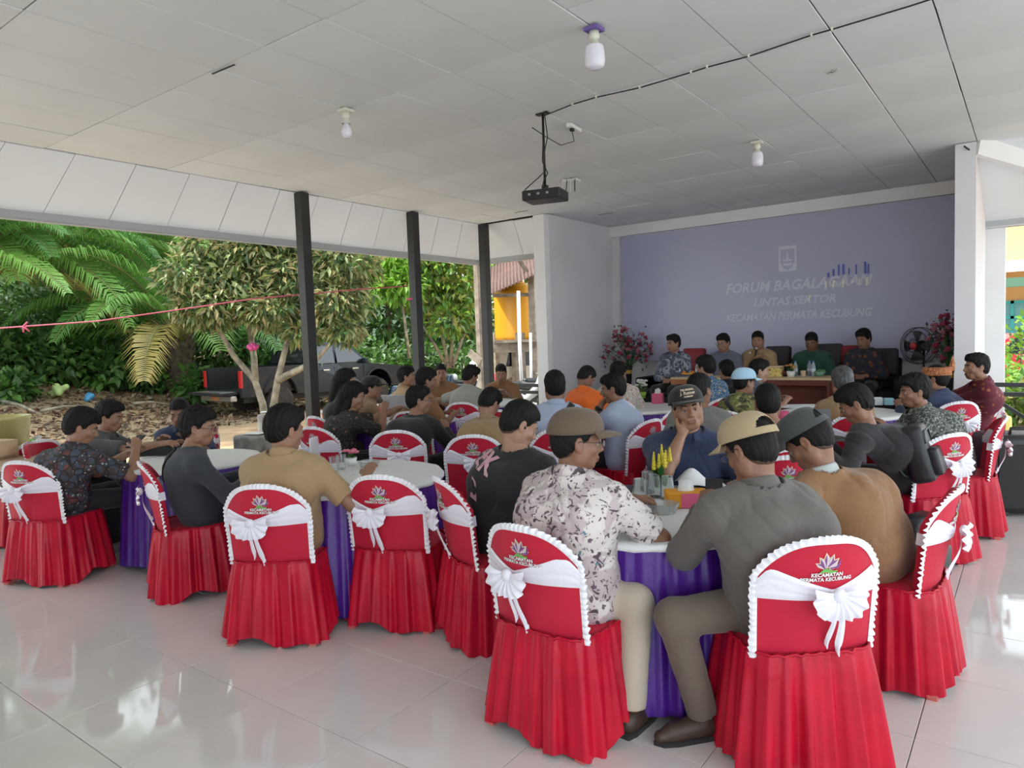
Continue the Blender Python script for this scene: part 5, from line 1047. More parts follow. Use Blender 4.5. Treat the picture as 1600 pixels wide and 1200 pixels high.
b = MB(); b.tube([atz(1530, 790, .012) + [.28, .3, 0], atz(1520, 775, .012), atz(1502, 768, .012), atz(1495, 757, .012)], .006, 6); tag(b.build('floor_cable', dark, smooth=True), 'black cable on the floor running to the loudspeaker', 'cable')
cw = mat('counter_wood', (.34, .22, .13), .5, var=(3, .3)); cdark = mat('dark_counter_wood', (.055, .03, .02), .5, var=(4, .3))
p = atz(30, 712, .78); r = empty('wooden_counter', (p[0], p[1], 0), adir and yaw_of(adir(20)), 'long brown wooden counter with thick legs at the garden edge', 'table'); cx0 = -1.6; cz = .78
for k in range(3): b = MB(); b.box((-.42, -.27 + .27 * k, cz - .025), (2.4, .262, .05), bev=.006); b.build('plank', cw, r)
b = MB(); b.box((-.42, -.37, cz - .12), (2.3, .03, .14)); b.box((-.42, .37, cz - .12), (2.3, .03, .14)); b.build('apron', cdark, r)
for sx in (.62, -1.45):
    for sy in (-.3, .3): b = MB(); b.box((sx, sy, (cz - .05) / 2), (.16, .10, cz - .05), bev=.008); b.build('leg', cdark, r)
ylw = mat('pale_yellow_plastic', (.52, .50, .20), .5)
def oncounter(px, py, nm, label, cat, f): q = atz(px, py, .78); e = empty(nm, q, .3, label, cat); f(e); return e
def fy(e): b = MB(); b.lathe([(.20, 0), (.225, .26), (.235, .262), (.235, .285), (.215, .285), (.19, .02)], n=28); b.build('bucket', ylw, e, True)
oncounter(4, 700, 'yellow_bucket', 'pale yellow round bucket on the wooden counter', 'bucket', fy)
def fb_(e):
    for s, sz in (((0, -.12, .07), (.34, .02, .14)), ((0, .12, .07), (.34, .02, .14)), ((-.16, 0, .07), (.02, .24, .14)), ((.16, 0, .07), (.02, .24, .14)), ((0, 0, .01), (.34, .24, .02))): b = MB(); b.box(s, sz); b.build('side_board', lightwood, e)
oncounter(-18, 716, 'wooden_tray', 'small pale wooden tray in front of the yellow bucket', 'tray', fb_)
def fg(e): b = MB(); b.lathe([(.05, 0), (.075, .05), (.07, .05), (.045, .01)], n=18); b.build('dish', mat('lime_plastic', (.16, .62, .05), .4), e, True)
oncounter(38, 696, 'green_bowl', 'small lime green bowl beside the yellow bucket', 'bowl', fg)
def fc_(e): b = MB(); b.lathe([(.03, 0), (.04, .07), (.037, .07), (.028, .006)], n=16); b.build('body', mat('white_plastic', (0, 0, 0)), e, True); b = MB(); b.box((.05, 0, .003), (.22, .16, .006), bev=.002); b.build('saucer_sheet', paper, e)
oncounter(58, 693, 'white_cup', 'white cup and paper at the counter end', 'cup', fc_)
def stump(px, py, D, h_, rad, label, m_):
    p = at(px, py, D); b = MB(); rr = np.random.default_rng(int(px)); n = 28; g = []; rad0 = [1 + .05 * math.sin(3 * t + 1) + .03 * math.sin(7 * t) for t in np.linspace(0, 2 * PI, n + 1)[:-1]]
    for i in range(n): t = 2 * PI * i / n; g.append([(rad * rad0[i] * f * math.cos(t), rad * rad0[i] * f * math.sin(t), z) for f, z in ((1.1, -p[2]), (1.0, -h_ * .5), (1.0, -.02), (.96, 0), (.02, .004))])
    b.grid(g, cu=True, flip=True); return tag(b.build('tree_stump', m_, smooth=True, loc=p), label, 'stump')
stm = mat('grey_stump_wood', (.38, .37, .34), .8, var=(9, .5), bump=(25, .5)); stump(399, 679, 6.9, .7, .20, 'grey tree stump pedestal between the men at the front left', stm); s2 = stump(424, 647, 8.6, .8, .16, 'slim pale stump pedestal behind the man in tan uniform', stm)
sheet(399, 677, 0, 'white papers on the grey stump pedestal', .2, .16, .3, D=6.88); sheet(424, 643, 0, 'white card on the slim pale stump', .24, .16, .8, D=8.55)
b = MB(); b.box((0, 0, .22), (.02, .30, .44), bev=.003); tag(b.build('white_board', paper, loc=at(497, 715, 6.2) - [0, 0, .25], rotz=.5), 'white board leaning at the foot of the nearest garden post', 'board')
# ---------------------------------------------------------------- outdoors
def gz(x, y):
    s = np.clip((-x - 13.0 - .42 * np.maximum(0, y - 4)) / 11, 0, 1); return -.12 + 1.7 * s * s * (3 - 2 * s) + 13 * np.clip((-x - 27 - .3 * np.maximum(0, y - 4)) / 18, 0, 1) + .05 * np.sin(x * .9 + y * .5) * (s > .02)
def gpx(px, D): p = at(px, 600, D); p[2] = gz(p[0], p[1]); return p
dirt = mat('orange_dirt', (.40, .25, .14), .95, var=(.35, .5, (.20, .16, .10)), bump=(3, .6, .05)); g = [[(x, y, gz(x, y)) for y in np.linspace(-12, 60, 70)] for x in np.linspace(-28, -7.3, 50)]
gm = MB(); gm.grid(g, flip=True); gm.grid([[(x, y, -.12) for y in np.linspace(9.0, 60, 24)] for x in np.linspace(-7.3, 40, 24)], flip=True); gm.grid([[(x, y, -.12) for y in np.linspace(-12, 9.0, 12)] for x in np.linspace(3.2, 40, 12)], flip=True)
hm_ = MB(); hm_.grid([[(x, y, gz(x, y)) for y in np.linspace(-12, 60, 50)] for x in np.linspace(-62, -28, 24)], flip=True); q = struct(hm_.build('hill', mat('forest_floor_green', (.03, .06, .02), .9, var=(.6, .5)), smooth=True)); q['label'] = 'dark green hillside behind the palms'
gr = gm.build('ground', dirt, smooth=True); struct(gr); gr['label'] = 'orange dirt yard rising to a leaf covered bank'
ap = MB(); bouncem = mat('pale_bounce_apron', (.58, .58, .56), .9, var=(1.5, .2)); ap.box((-9.0, 2, -.13), (3.0, 22, .06)); struct(ap.build('trim_10', mat('dark_bounce_apron', (.30, .27, .23), .9, var=(1.5, .3)))); ap = MB(); ap.box((8.5, -1, -.13), (10.2, 20, .06)); ap.box((-2, -6, -.13), (12, 4.6, .06)); struct(ap.build('trim_11', bouncem))  # ground slabs added to bounce light indoors, left one darkened to bounce less
def leaf_mesh(P, Dv, L, wd, rr, fold=.25):
    n = len(P); Dv = Dv / np.linalg.norm(Dv, axis=1)[:, None]; t = np.cross(Dv, rr.normal(size=(n, 3)) * .5 + UP); t /= np.linalg.norm(t, axis=1)[:, None] + 1e-9; nn = np.cross(t, Dv); L = L[:, None]; W_ = wd * L
    V = np.stack([P, P + Dv * L * .45 + t * W_ + nn * W_ * fold, P + Dv * L - nn * L * .12, P + Dv * L * .45 - t * W_ + nn * W_ * fold], 1).reshape(-1, 3)
    return V, np.arange(4 * n).reshape(-1, 4)
def cloud(cs, n, seed, size, mats, parent=None, name='leaves', droop=.5, wd=.22, label=None, shell=.55):
    rr = np.random.default_rng(seed); Ps = []; Ds = []; vol = np.array([np.prod(r) ** .67 for _, r in cs]); vol /= vol.sum()
    for (c, r), w_ in zip(cs, vol):
        k = max(8, int(n * w_)); v = rr.normal(size=(k, 3)); v /= np.linalg.norm(v, axis=1)[:, None]; f = shell + (1 - shell) * rr.random(k); f *= 1 + .12 * np.sin(v[:, 0] * 9 + v[:, 2] * 7 + seed)
        Ps.append(np.asarray(c) + v * f[:, None] * np.asarray(r)); Ds.append(v * .9 + rr.normal(size=(k, 3)) * .55 - UP * droop)
    P_ = np.concatenate(Ps); V, F = leaf_mesh(P_, np.concatenate(Ds), size * (.6 + .8 * rr.random(len(P_))), wd, rr)
    o = mesh_obj(name, V, F, mats, parent, rr.integers(0, len(mats), len(F)), smooth=False, kind='stuff')
    return o
def lm(n, c, tr=.3, r=.42): return mat(n, c, r, spec=.5, transl=tr)
lg1 = [lm('leaf_olive', (.15, .20, .05)), lm('leaf_pale', (.30, .34, .15)), lm('leaf_dark', (.05, .10, .03)), lm('leaf_tan', (.34, .28, .12))]
lg2 = [lm('leaf_lime', (.16, .34, .03), .4), lm('leaf_bright', (.24, .42, .05), .4), lm('leaf_mid', (.08, .19, .03))]
lg3 = [lm('leaf_deep', (.05, .11, .03)), lm('leaf_forest', (.10, .20, .045)), lm('leaf_mid', (0, 0, 0))]; lg4 = [lm('leaf_yellow', (.30, .30, .06), .4), lm('leaf_mid', (0, 0, 0)), lm('leaf_bright', (0, 0, 0)), lm('leaf_olive', (0, 0, 0))]
bark = mat('pale_bark', (.30, .26, .19), .9, var=(6, .6), bump=(14, .7)); barkd = mat('dark_bark', (.12, .09, .06), .9, var=(6, .5), bump=(12, .7))
def tree(px, D, label, stems, clumps, n, size, mats, seed, bk_=bark, r0=.09, cat='tree', nm='broadleaf_tree', group=None, droop=.5, wd=.24):
    p = gpx(px, D); r = empty(nm, p, 0, label, cat, group); b = MB()
    for s in stems: q = [np.array(at(x, y, d)) - p for x, y, d in s]; k = len(q); b.tube(q, np.linspace(1, .45, k) * r0, 8)
    b.build('trunk', bk_, r, True); cloud([(np.array(at(x, y, d)) - p, np.array(rad)) for x, y, d, rad in clumps], n, seed, size, mats, r, droop=droop, wd=wd); return r
tree(417, 15, 'small pale barked tree with drooping leaves in front of the pickup truck', [[(417, 672, 15), (410, 630, 15), (398, 594, 15.1), (365, 556, 15), (340, 510, 14.8), (325, 460, 14.6)], [(398, 596, 15.1), (397, 560, 15.2), (388, 500, 15.4), (400, 430, 15.4)], [(420, 668, 14.9), (428, 630, 14.8), (434, 592, 14.8), (447, 540, 14.8), (465, 470, 14.9), (470, 400, 15)], [(434, 594, 14.8), (462, 580, 14.6), (492, 565, 14.5), (530, 520, 14.4)]],
     [(330, 480, 14.6, (.75, .7, .45)), (300, 430, 14.7, (.6, .7, .5)), (370, 440, 15, (.8, .9, .6)), (430, 480, 14.7, (.7, .8, .45)), (400, 400, 15.2, (.9, .9, .6)), (470, 430, 14.9, (.8, .8, .6)), (530, 470, 14.6, (.65, .7, .45)), (545, 410, 14.8, (.6, .7, .55)), (340, 385, 15.2, (.8, .8, .5)), (430, 360, 15.2, (1., .9, .5)), (510, 365, 15, (.8, .8, .5)), (300, 480, 14.4, (.35, .4, .25)), (540, 515, 14.4, (.4, .4, .3)), (400, 325, 15.3, (1.6, 1., .4)), (470, 520, 14.5, (.4, .4, .2))], 12500, .21, lg1, 1, r0=.085, wd=.17)
tree(700, 21, 'yellow green leaved tree with many thin stems behind the motorcycles', [[(702, 575, 21), (690, 520, 21), (672, 470, 21), (660, 410, 21)], [(704, 575, 21), (708, 510, 21), (712, 440, 21)], [(706, 575, 21), (722, 530, 21), (740, 490, 21)], [(700, 575, 21.2), (680, 540, 21), (655, 500, 20.8)]], [(690, 420, 21, (1., 1., .9)), (660, 450, 21, (.9, .9, .8)), (725, 440, 21, (.8, .9, .9)), (700, 370, 21.5, (1.6, 1.2, .9)), (705, 500, 20.6, (.6, .7, .5)), (745, 480, 20.8, (.5, .6, .6)), (655, 385, 21, (1., 1., .7))], 4200, .24, lg4, 2, r0=.06, nm='slender_tree')
tree(622, 20, 'bright lime green sapling catching the sun between two black posts', [[(640, 560, 20), (632, 500, 20), (622, 440, 20)]], [(605, 425, 20, (.55, .5, .4)), (630, 445, 19.8, (.6, .5, .45)), (618, 400, 20, (.6, .5, .3)), (600, 455, 19.8, (.35, .4, .25))], 900, .30, lg2[:2], 3, r0=.05, nm='sapling', wd=.18)
tree(815, 27, 'tall bright green tree above the rusty tank roof', [[(800, 570, 27), (805, 450, 27), (805, 380, 27)]], [(800, 385, 27, (2.2, 1.8, 1.3)), (840, 400, 27, (1.6, 1.5, 1.2)), (775, 400, 26, (1.3, 1.2, 1.)), (830, 330, 28, (2.4, 1.6, 1.2))], 3600, .30, lg2, 4, nm='broadleaf_tree')
# palms
pleaf = [lm('palm_leaf', (.11, .26, .06), .4), lm('palm_leaf_light', (.22, .42, .09), .4), lm('palm_leaf_yellow', (.42, .33, .10)), lm('palm_leaf_grey', (.17, .155, .095))]; petm = mat('palm_petiole', (.18, .17, .06), .6)
def frond(parent, az, el, L, bend, mi, seed, base=(0, 0, 0)):
    rr = np.random.default_rng(seed); d = np.array([math.cos(az), math.sin(az), 0]); side = np.array([-d[1], d[0], 0]); k = 26; s = np.linspace(0, 1, k); e = el - bend * s ** 1.4; dr = d[None] * np.cos(e)[:, None] + UP[None] * np.sin(e)[:, None]
    P = np.asarray(base) + np.concatenate([[np.zeros(3)], np.cumsum((dr[1:] + dr[:-1]) / 2, 0)]) * L / (k - 1); b = MB(); b.tube(P, np.linspace(.040, .006, k), 5, 1)
    V = []; F = []; n = 0
    for i in np.linspace(.20, .995, 62):
        c = np.array([np.interp(i, s, P[:, j]) for j in range(3)]); dd = nrm([np.interp(i, s, dr[:, j]) for j in range(3)])
        for sg in (1, -1):
            l_ = L * .20 * math.sin(PI * (.12 + .80 * i)) * (.85 + .3 * rr.random()); a = nrm(side * sg * .9 + dd * .55 + UP * (.25 + .2 * rr.random())); w_ = .028; q1 = c + a * l_ * .5 - UP * l_ * .04; q2 = c + a * l_ * .92 - UP * l_ * (.38 + .25 * rr.random()); t = dd
            V += [c - t * w_ * .5, c + t * w_ * .5, q1 + t * w_, q1 - t * w_, q2 + t * .004]; F += [[n, n + 1, n + 2, n + 3], [n + 3, n + 2, n + 4]]; n += 5
    b.add(V, F, 0); return b.build('frond', [pleaf[mi], petm], parent)
def palm(px, D, label, tz, th, nf, L, seed, rt=.28):
    p = gpx(px, D); r = empty('oil_palm', p, 0, label, 'palm tree'); rr = np.random.default_rng(seed); b = MB(); h = th; b.lathe([(rt * (1.25 - .25 * f + .10 * (i % 2)), h * f) for i, f in enumerate(np.linspace(0, 1, 15))], n=14)
    for i in range(46): a = i * 2.4; z = h * (i + .5) / 46; q = np.array([math.cos(a) * rt, math.sin(a) * rt, z]); b.bar(q, q + np.array([math.cos(a) * .16, math.sin(a) * .16, .26]), .11, .06)
    b.build('trunk', barkd, r)
    for i in range(nf):
        el = 1.42 - 1.0 * (i / nf) ** .8 + rr.normal() * .06; mi = rr.choice([0, 0, 1, 1]) if i < nf * .8 else rr.choice([0, 1, 1, 1, 2]); frond(r, i * 2.39996 + rr.normal() * .2, el, L * (.85 + .3 * rr.random()), 1.15 + .5 * rr.random() + .25 * i / nf, mi, seed * 50 + i, (0, 0, h))
    return r
palm(283, 20, 'short oil palm with thick trunk and spreading fronds left of the pickup truck', 0, 1.5, 34, 4.8, 1); palm(-30, 18, 'oil palm with long arching fronds at the far left of the bank', 0, 2.4, 30, 5.2, 2); palm(120, 22.5, 'tall oil palm in the middle of the bank with long drooping fronds', 0, 3.4, 34, 5.2, 9); palm(-75, 17, 'tall oil palm beyond the left edge whose fronds mirror in the floor', 0, 6.2, 30, 5.6, 11); palm(-260, 14, 'tallest oil palm outside the left edge of the view', 0, 6.0, 26, 5.2, 12); palm(-120, 15.5, 'oil palm mostly beyond the left edge, fronds hanging in', 0, 2.2, 20, 4.6, 3); palm(170, 27, 'oil palm standing behind the two nearer palms', 0, 3.0, 32, 5.6, 4); palm(560, 29, 'oil palm half hidden behind the drooping leaved tree', 0, 3.4, 22, 5., 5)
# background growth
hedge = []
for i, (px, D, y, rad) in enumerate([(x, 30 + 5 * rng.random(), 430 + 60 * rng.random(), (3.2, 3.2, 3.6)) for x in range(-260, 900, 62)]):
    p = gpx(px, D); r = empty('dense_tree', p, 0, 'dark dense tree in the forest edge behind the palms and the truck', 'tree', 'trees of the forest edge'); b = MB(); b.tube([(0, 0, -.2), (.1, 0, 2.), (0, .2, 4.2)], [.2, .15, .08], 7); b.build('trunk', barkd, r, True)
    zc = at(px, y, D)[2] - p[2]; cloud([((0, 0, zc), rad), ((1.2, .8, zc + 3.2), (2.8, 2.8, 2.6)), ((-1.4, -.5, zc - 2.2), (2.2, 2.2, 2.0)), ((.4, .2, zc + 6), (2.6, 2.6, 2.2)), ((-.6, .5, zc + 8.6), (2.8, 2.6, 2.2))], 2600, 100 + i, .36, lg3 if i % 3 else lg3 + [lg2[2]], r, droop=.4, wd=.26, shell=.35)
for i, (px, D, rad) in enumerate([(20, 18.5, (1.5, 1.5, .75)), (95, 19, (1.4, 1.4, .75)), (165, 19.5, (1.3, 1.3, .7)), (232, 20, (1.0, 1.0, .55)), (130, 22.5, (1.9, 1.9, 1.3)), (50, 22, (1.9, 1.9, 1.3)), (215, 23, (1.8, 1.8, 1.3)), (-60, 19, (1.8, 1.8, .9)), (340, 24, (1.9, 1.8, 1.2)), (430, 25, (2., 1.8, 1.3)), (520, 25, (2., 1.8, 1.2)), (600, 24, (1.6, 1.6, 1.0)), (660, 23.5, (1.3, 1.3, .9)), (745, 23, (1.3, 1.3, .9)), (790, 25, (1.4, 1.4, 1.)), (850, 26, (1.5, 1.5, 1.)), (305, 19.0, (.45, .45, .5)), (20, 16.5, (.6, .6, .35)), (560, 22.8, (1.1, 1.1, .7))]):
    p = gpx(px, D); r = empty('shrub', p, 0, 'dark green shrub in the undergrowth at the foot of the forest', 'shrub', 'shrubs of the undergrowth'); b = MB()
    for k in range(5): a = k * 1.3; b.tube([(0, 0, -.1), (math.cos(a) * rad[0] * .4, math.sin(a) * rad[0] * .4, rad[2])], [.03, .012], 5)
    b.build('stems', barkd, r, True); cloud([((0, 0, rad[2] * .9), rad), ((rad[0] * .5, -.2, rad[2] * .6), (rad[0] * .6, rad[1] * .6, rad[2] * .7))], int(1100 * max(.4, rad[0] / 1.8)), 300 + i, .24, lg3, r, droop=.3, wd=.3, shell=.4)
# leaf litter, sticks and rubbish on the bank
rr = np.random.default_rng(21); n = 22000; X = -12.2 - rr.random(n) ** .8 * 13; Y = -1 + rr.random(n) * 17; kp = X < -12.6 - .42 * np.maximum(0, Y - 4) + rr.normal(size=n) * .5; X, Y = X[kp], Y[kp]; P_ = np.stack([X, Y, gz(X, Y) + .015], 1); dv = rr.normal(size=P_.shape); dv[:, 2] *= .35
V, F = leaf_mesh(P_, dv, .07 + .13 * rr.random(len(P_)), .28, rr); mesh_obj('leaf_litter', V, F, [mat('dry_leaf_brown', (.11, .058, .032), .8), mat('dry_leaf_tan', (.25, .155, .085), .8), mat('dry_leaf_dark', (.06, .038, .024), .8), mat('dry_leaf_pale', (.26, .20, .13), .8)], None, rr.integers(0, 4, len(F)), False, 'stuff', 'brown fallen leaves covering the bank under the palms')
def bit(px, D, nm, label, cat, m_, size, rz=0, seed=0):
    p = gpx(px, D); V, F = sdf_mesh([('c', np.array([-size[0], 0, .05]), np.array([size[0], .02, size[2]]), size[1], size[1] * .7, .05), ('c', np.array([0, 0, size[2]]), np.array([size[0] * .4, -.05, size[2] * .5]), size[1], size[1] * .8, .05)], .03, .05); return tag(mesh_obj(nm, folds(V, F, .02, seed, .4), F, m_, loc=p, rotz=rz), label, cat)
bit(88, 17.2, 'plastic_sheet', 'crumpled pale yellow green plastic sheet on the bank', 'litter', mat('yellow_green_plastic', (.45, .58, .22), .5), (.25, .10, .28), .5, 1); bit(138, 17.4, 'plastic_bag', 'small blue plastic bag on the leaf litter', 'litter', mat('blue_bag', (.06, .25, .45), .5), (.10, .09, .15), 0, 2); bit(133, 15.6, 'plastic_bag', 'small yellow and white plastic bag lower on the bank', 'litter', mat('yellow_bag', (.55, .5, .18), .5), (.08, .07, .1), 0, 3); bit(618, 21.5, 'plastic_bag', 'bright blue plastic bag beside the truck bonnet', 'litter', mat('bright_blue', (.03, .30, .75), .4), (.22, .16, .7), 0, 4)
for i, (a, b_) in enumerate((((0, 632, 15.8), (60, 650, 15)), ((60, 640, 15.4), (130, 625, 16.4)), ((205, 605, 17.5), (262, 603, 17.8)))): q = MB(); A = gpx(a[0], a[2]) + [0, 0, .08]; B = gpx(b_[0], b_[2]) + [0, 0, .10]; q.tube([A, (A + B) / 2 + [0, 0, .05], B], [.04, .035, .02], 6); tag(q.build('stick', bark, smooth=True), ['bare branch lying at the left end of the bank', 'reddish branch lying across the lower leaf litter', 'pale thin pole lying by the palm trunk'][i], 'branch')
# pink string with a bow and the plastic flower in the tree
stg = mat('pink_string', (.62, .10, .18), .6); A = at(-60, 517, 8.5); B = np.array([-7.4, 7.58, 2.23]); C_ = at(395, 467, 9.3); q = MB(); q.tube([A, at(150, 502, 8.7), at(300, 481, 9.0), C_, at(560, 452, 10.2), at(638, 447, 10.55)], .008, 5)
for z in (0, .012): q.tube([B + [.075 * math.cos(t) * 1.2, .0, z] + np.array([0, .09 * math.sin(t), 0]) for t in np.linspace(0, 2 * PI, 13)[:-1]], .007, 5, closed=True)
o = tag(q.build('pink_string', stg, smooth=True), 'pink string stretched from the left edge to the middle black post', 'string'); c = at(37, 510, 8.55); q = MB(); [q.tube([c, c + np.array(d)], [.014, .010], 5) for d in ((.04, .03, .05), (.05, .04, -.06), (-.02, 0, -.07))]; q.build('bow', stg, o, True)
p = at(395, 543, 14.7); r = empty('plastic_flower', p, 0, 'magenta plastic flower hung in the pale barked tree', 'flower'); b = MB(); [b.ball((.07 * math.cos(t), .07 * math.sin(t), .02 * math.sin(2 * t)), .06, 8) for t in np.linspace(0, 6.28, 7)[:-1]]; b.ball((0, 0, .04), .07, 8); b.build('petals', mat('magenta_plastic', (.55, .06, .22), .5), r, True); b = MB(); b.tube([(0, 0, -.02), (.03, 0, -.25)], .012, 5); b.build('stalk', leafg, r, True)
# ---------------------------------------------------------------- vehicles
def wheel(parent, c, r_, w_, rim, tyre, spokes=6):
    wl = MB(); RX = rotm(0, PI / 2, 0); wl.lathe([(r_ * .62, -w_ / 2), (r_ * .92, -w_ / 2), (r_, -w_ * .32), (r_, w_ * .32), (r_ * .92, w_ / 2), (r_ * .62, w_ / 2)], c, 28, rot=RX); o = wl.build('wheel', tyre, parent, True)
    b = MB(); b.lathe([(r_ * .64, -w_ * .46), (r_ * .58, -w_ * .2), (r_ * .58, w_ * .2), (r_ * .64, w_ * .46)], c, 24, rot=RX, cap=False); b.lathe([(.02, -w_ * .3), (r_ * .17, -w_ * .42), (r_ * .17, w_ * .42), (.02, w_ * .45)], c, 12, rot=RX)
    for k in range(spokes): t = 2 * PI * k / spokes; d = np.array([0, math.cos(t), math.sin(t)]); b.bar(np.array(c) + d * r_ * .12, np.array(c) + d * r_ * .62, w_ * .6, r_ * .13, up=(1, 0, 0))
    b.build('rim', rim, o)
tyre = mat('muddy_tyre', (.045, .036, .03), .9, var=(6, .5)); rimm = mat('dusty_rim', (.62, .48, .30), .5); carp = mat('dark_blue_black_paint', (.008, .012, .020), .25, spec=.35, coat=.12); mudp = mat('muddy_dark_paint', (.010, .013, .019), .45, spec=.25, var=(3, .6, (.04, .034, .03))); winm = mat('dark_car_glass', (.02, .025, .03), .05, spec=.8); chrome = mat('dull_chrome', (.55, .52, .48), .3, metal=.8); redl = mat('red_lamp', (.55, .02, .02), .25)
YZ = lambda V: np.stack([V[:, 2], V[:, 0], V[:, 1]], 1)
def arch(yc, zc, r_, n=9): return [(yc - r_ * math.cos(t), zc + r_ * math.sin(t)) for t in np.linspace(0, PI, n)]
tl = at(376, 600, 17.0); a_ = 40; dT = adir(a_); yt = yaw_of(dT); side = np.array([dT[1], -dT[0]])
org = np.array([tl[0], tl[1], 0]) + np.array([*(dT * 2.55), 0]) - np.array([*(side * .86), 0]); org[2] = gz(org[0], org[1]) + .0
tk = empty('pickup_truck', org, yt, 'dark double cab pickup truck with open tailgate parked on the dirt yard', 'truck')
bd = MB()
bed = [(-2.55, .52)] + [(-1.97, .52)] + arch(-1.50, .55, .47) + [(-1.03, .52), (-.75, .48), (-.75, 1.24), (-2.55, 1.24)]
for s in (1, -1): bd.prism(bed, .80 * s if s > 0 else -.90, .90 if s > 0 else -.80, T=YZ)
bd.box((0, -.78, .9), (1.7, .06, .66)); bd.box((0, -1.65, .62), (1.64, 1.8, .06)); bd.build('bed', mudp, tk)
bl = MB(); bl.box((0, -1.65, .66), (1.58, 1.74, .02)); bl.box((0, -.83, .93), (1.58, .02, .56)); [bl.box((s * .785, -1.65, .93), (.02, 1.74, .56)) for s in (1, -1)]; [bl.box((0, -2.4 + .25 * k, .672), (1.5, .08, .01)) for k in range(7)]; bl.build('bed_liner', dark, tk)
b = MB(); b.box((0, -2.82, .63), (1.56, .52, .06), bev=.01); o = b.build('tailgate', mudp, tk); b = MB(); b.box((0, -2.8, .665), (1.4, .4, .01)); b.build('tailgate_lining', metal, o)
cab = [(-.73, .48), (1.18, .48)] + arch(1.65, .55, .46) + [(2.12, .48), (2.58, .50), (2.66, .70), (2.62, .98), (2.45, 1.06), (1.42, 1.17), (.70, 1.76), (.45, 1.80), (-.45, 1.80), (-.62, 1.74), (-.74, 1.22)]
b = MB(); b.prism(cab, -.88, .88, T=YZ); V = np.concatenate(b.V); k = np.clip((V[:, 2] - 1.15) / .65, 0, 1); V[:, 0] *= 1 - .17 * k; b.V = [V]; o = b.build('cab', carp, tk)
def sidewin(pts, nm='window'):
    for s in (1, -1): b = MB(); Q = [(s * ((.88 * (1 - .17 * max(0, min(1, (z - 1.15) / .65)))) + .006), y, z) for y, z in pts]; b.add(Q, [list(range(len(Q)))]); b.build(nm, winm, tk)
sidewin([(-.60, 1.24), (.20, 1.24), (.20, 1.70), (-.45, 1.70)]); sidewin([(.28, 1.24), (1.22, 1.24), (.68, 1.70), (.28, 1.70)])
b = MB(); b.add([(-.72, .735, 1.745), (.72, .735, 1.745), (.84, 1.42, 1.19), (-.84, 1.42, 1.19)], [(0, 1, 2, 3)]); b.build('windscreen', winm, tk); b = MB(); b.add([(-.76, -.755, 1.28), (.76, -.755, 1.28), (.70, -.665, 1.66), (-.70, -.665, 1.66)], [(0, 1, 2, 3)]); b.build('rear_window', winm, tk)
for s in (1, -1):
    b = MB(); b.box((s * .865, -2.55, .96), (.12, .06, .42), bev=.012); b.build('tail_lamp', redl, tk); b = MB(); b.box((s * .98, 1.12, 1.26), (.20, .09, .15), bev=.03); b.build('wing_mirror', carp, tk); b = MB(); b.box((s * .72, 2.6, .88), (.30, .08, .2), bev=.02); b.build('headlamp', mat('lamp_glass', (.7, .72, .74), .1), tk)
    b = MB(); b.bar((s * .93, -.6, .36), (s * .93, 1.0, .36), .14, .05); b.build('side_step', dark, tk)
    for y in (-.1, .85): b = MB(); b.box((s * .90, y, 1.06), (.02, .20, .035)); b.build('door_handle', chrome, tk)
    b = MB(); [b.box((s * .882, y, .85), (.004, .012, .66)) for y in (-.66, .24, 1.16)]; b.build('door_seam', dark, tk)
    for y in (-1.50, 1.65): wheel(tk, (s * .80, y, .37), .37, .24, rimm, tyre); 
    for yc in (-1.5, 1.65): b = MB(); b.tube([(s * .90, y, z) for y, z in arch(yc, .55, .47, 13)], .03, 6); b.build('arch_trim', mudp, tk, True)
b = MB(); b.box((0, -2.68, .50), (1.5, .16, .14), bev=.02); b.build('rear_bumper', chrome, tk); b = MB(); b.box((0, -2.77, .50), (.42, .012, .10)); b.build('number_plate', mat('orange_plate', (.45, .20, .08), .5), tk); b = MB(); b.box((0, 2.66, .55), (1.7, .14, .22), bev=.04); b.build('front_bumper', carp, tk); b = MB(); b.box((0, 0, .42), (1.0, 4.6, .14)); b.build('chassis', dark, tk)
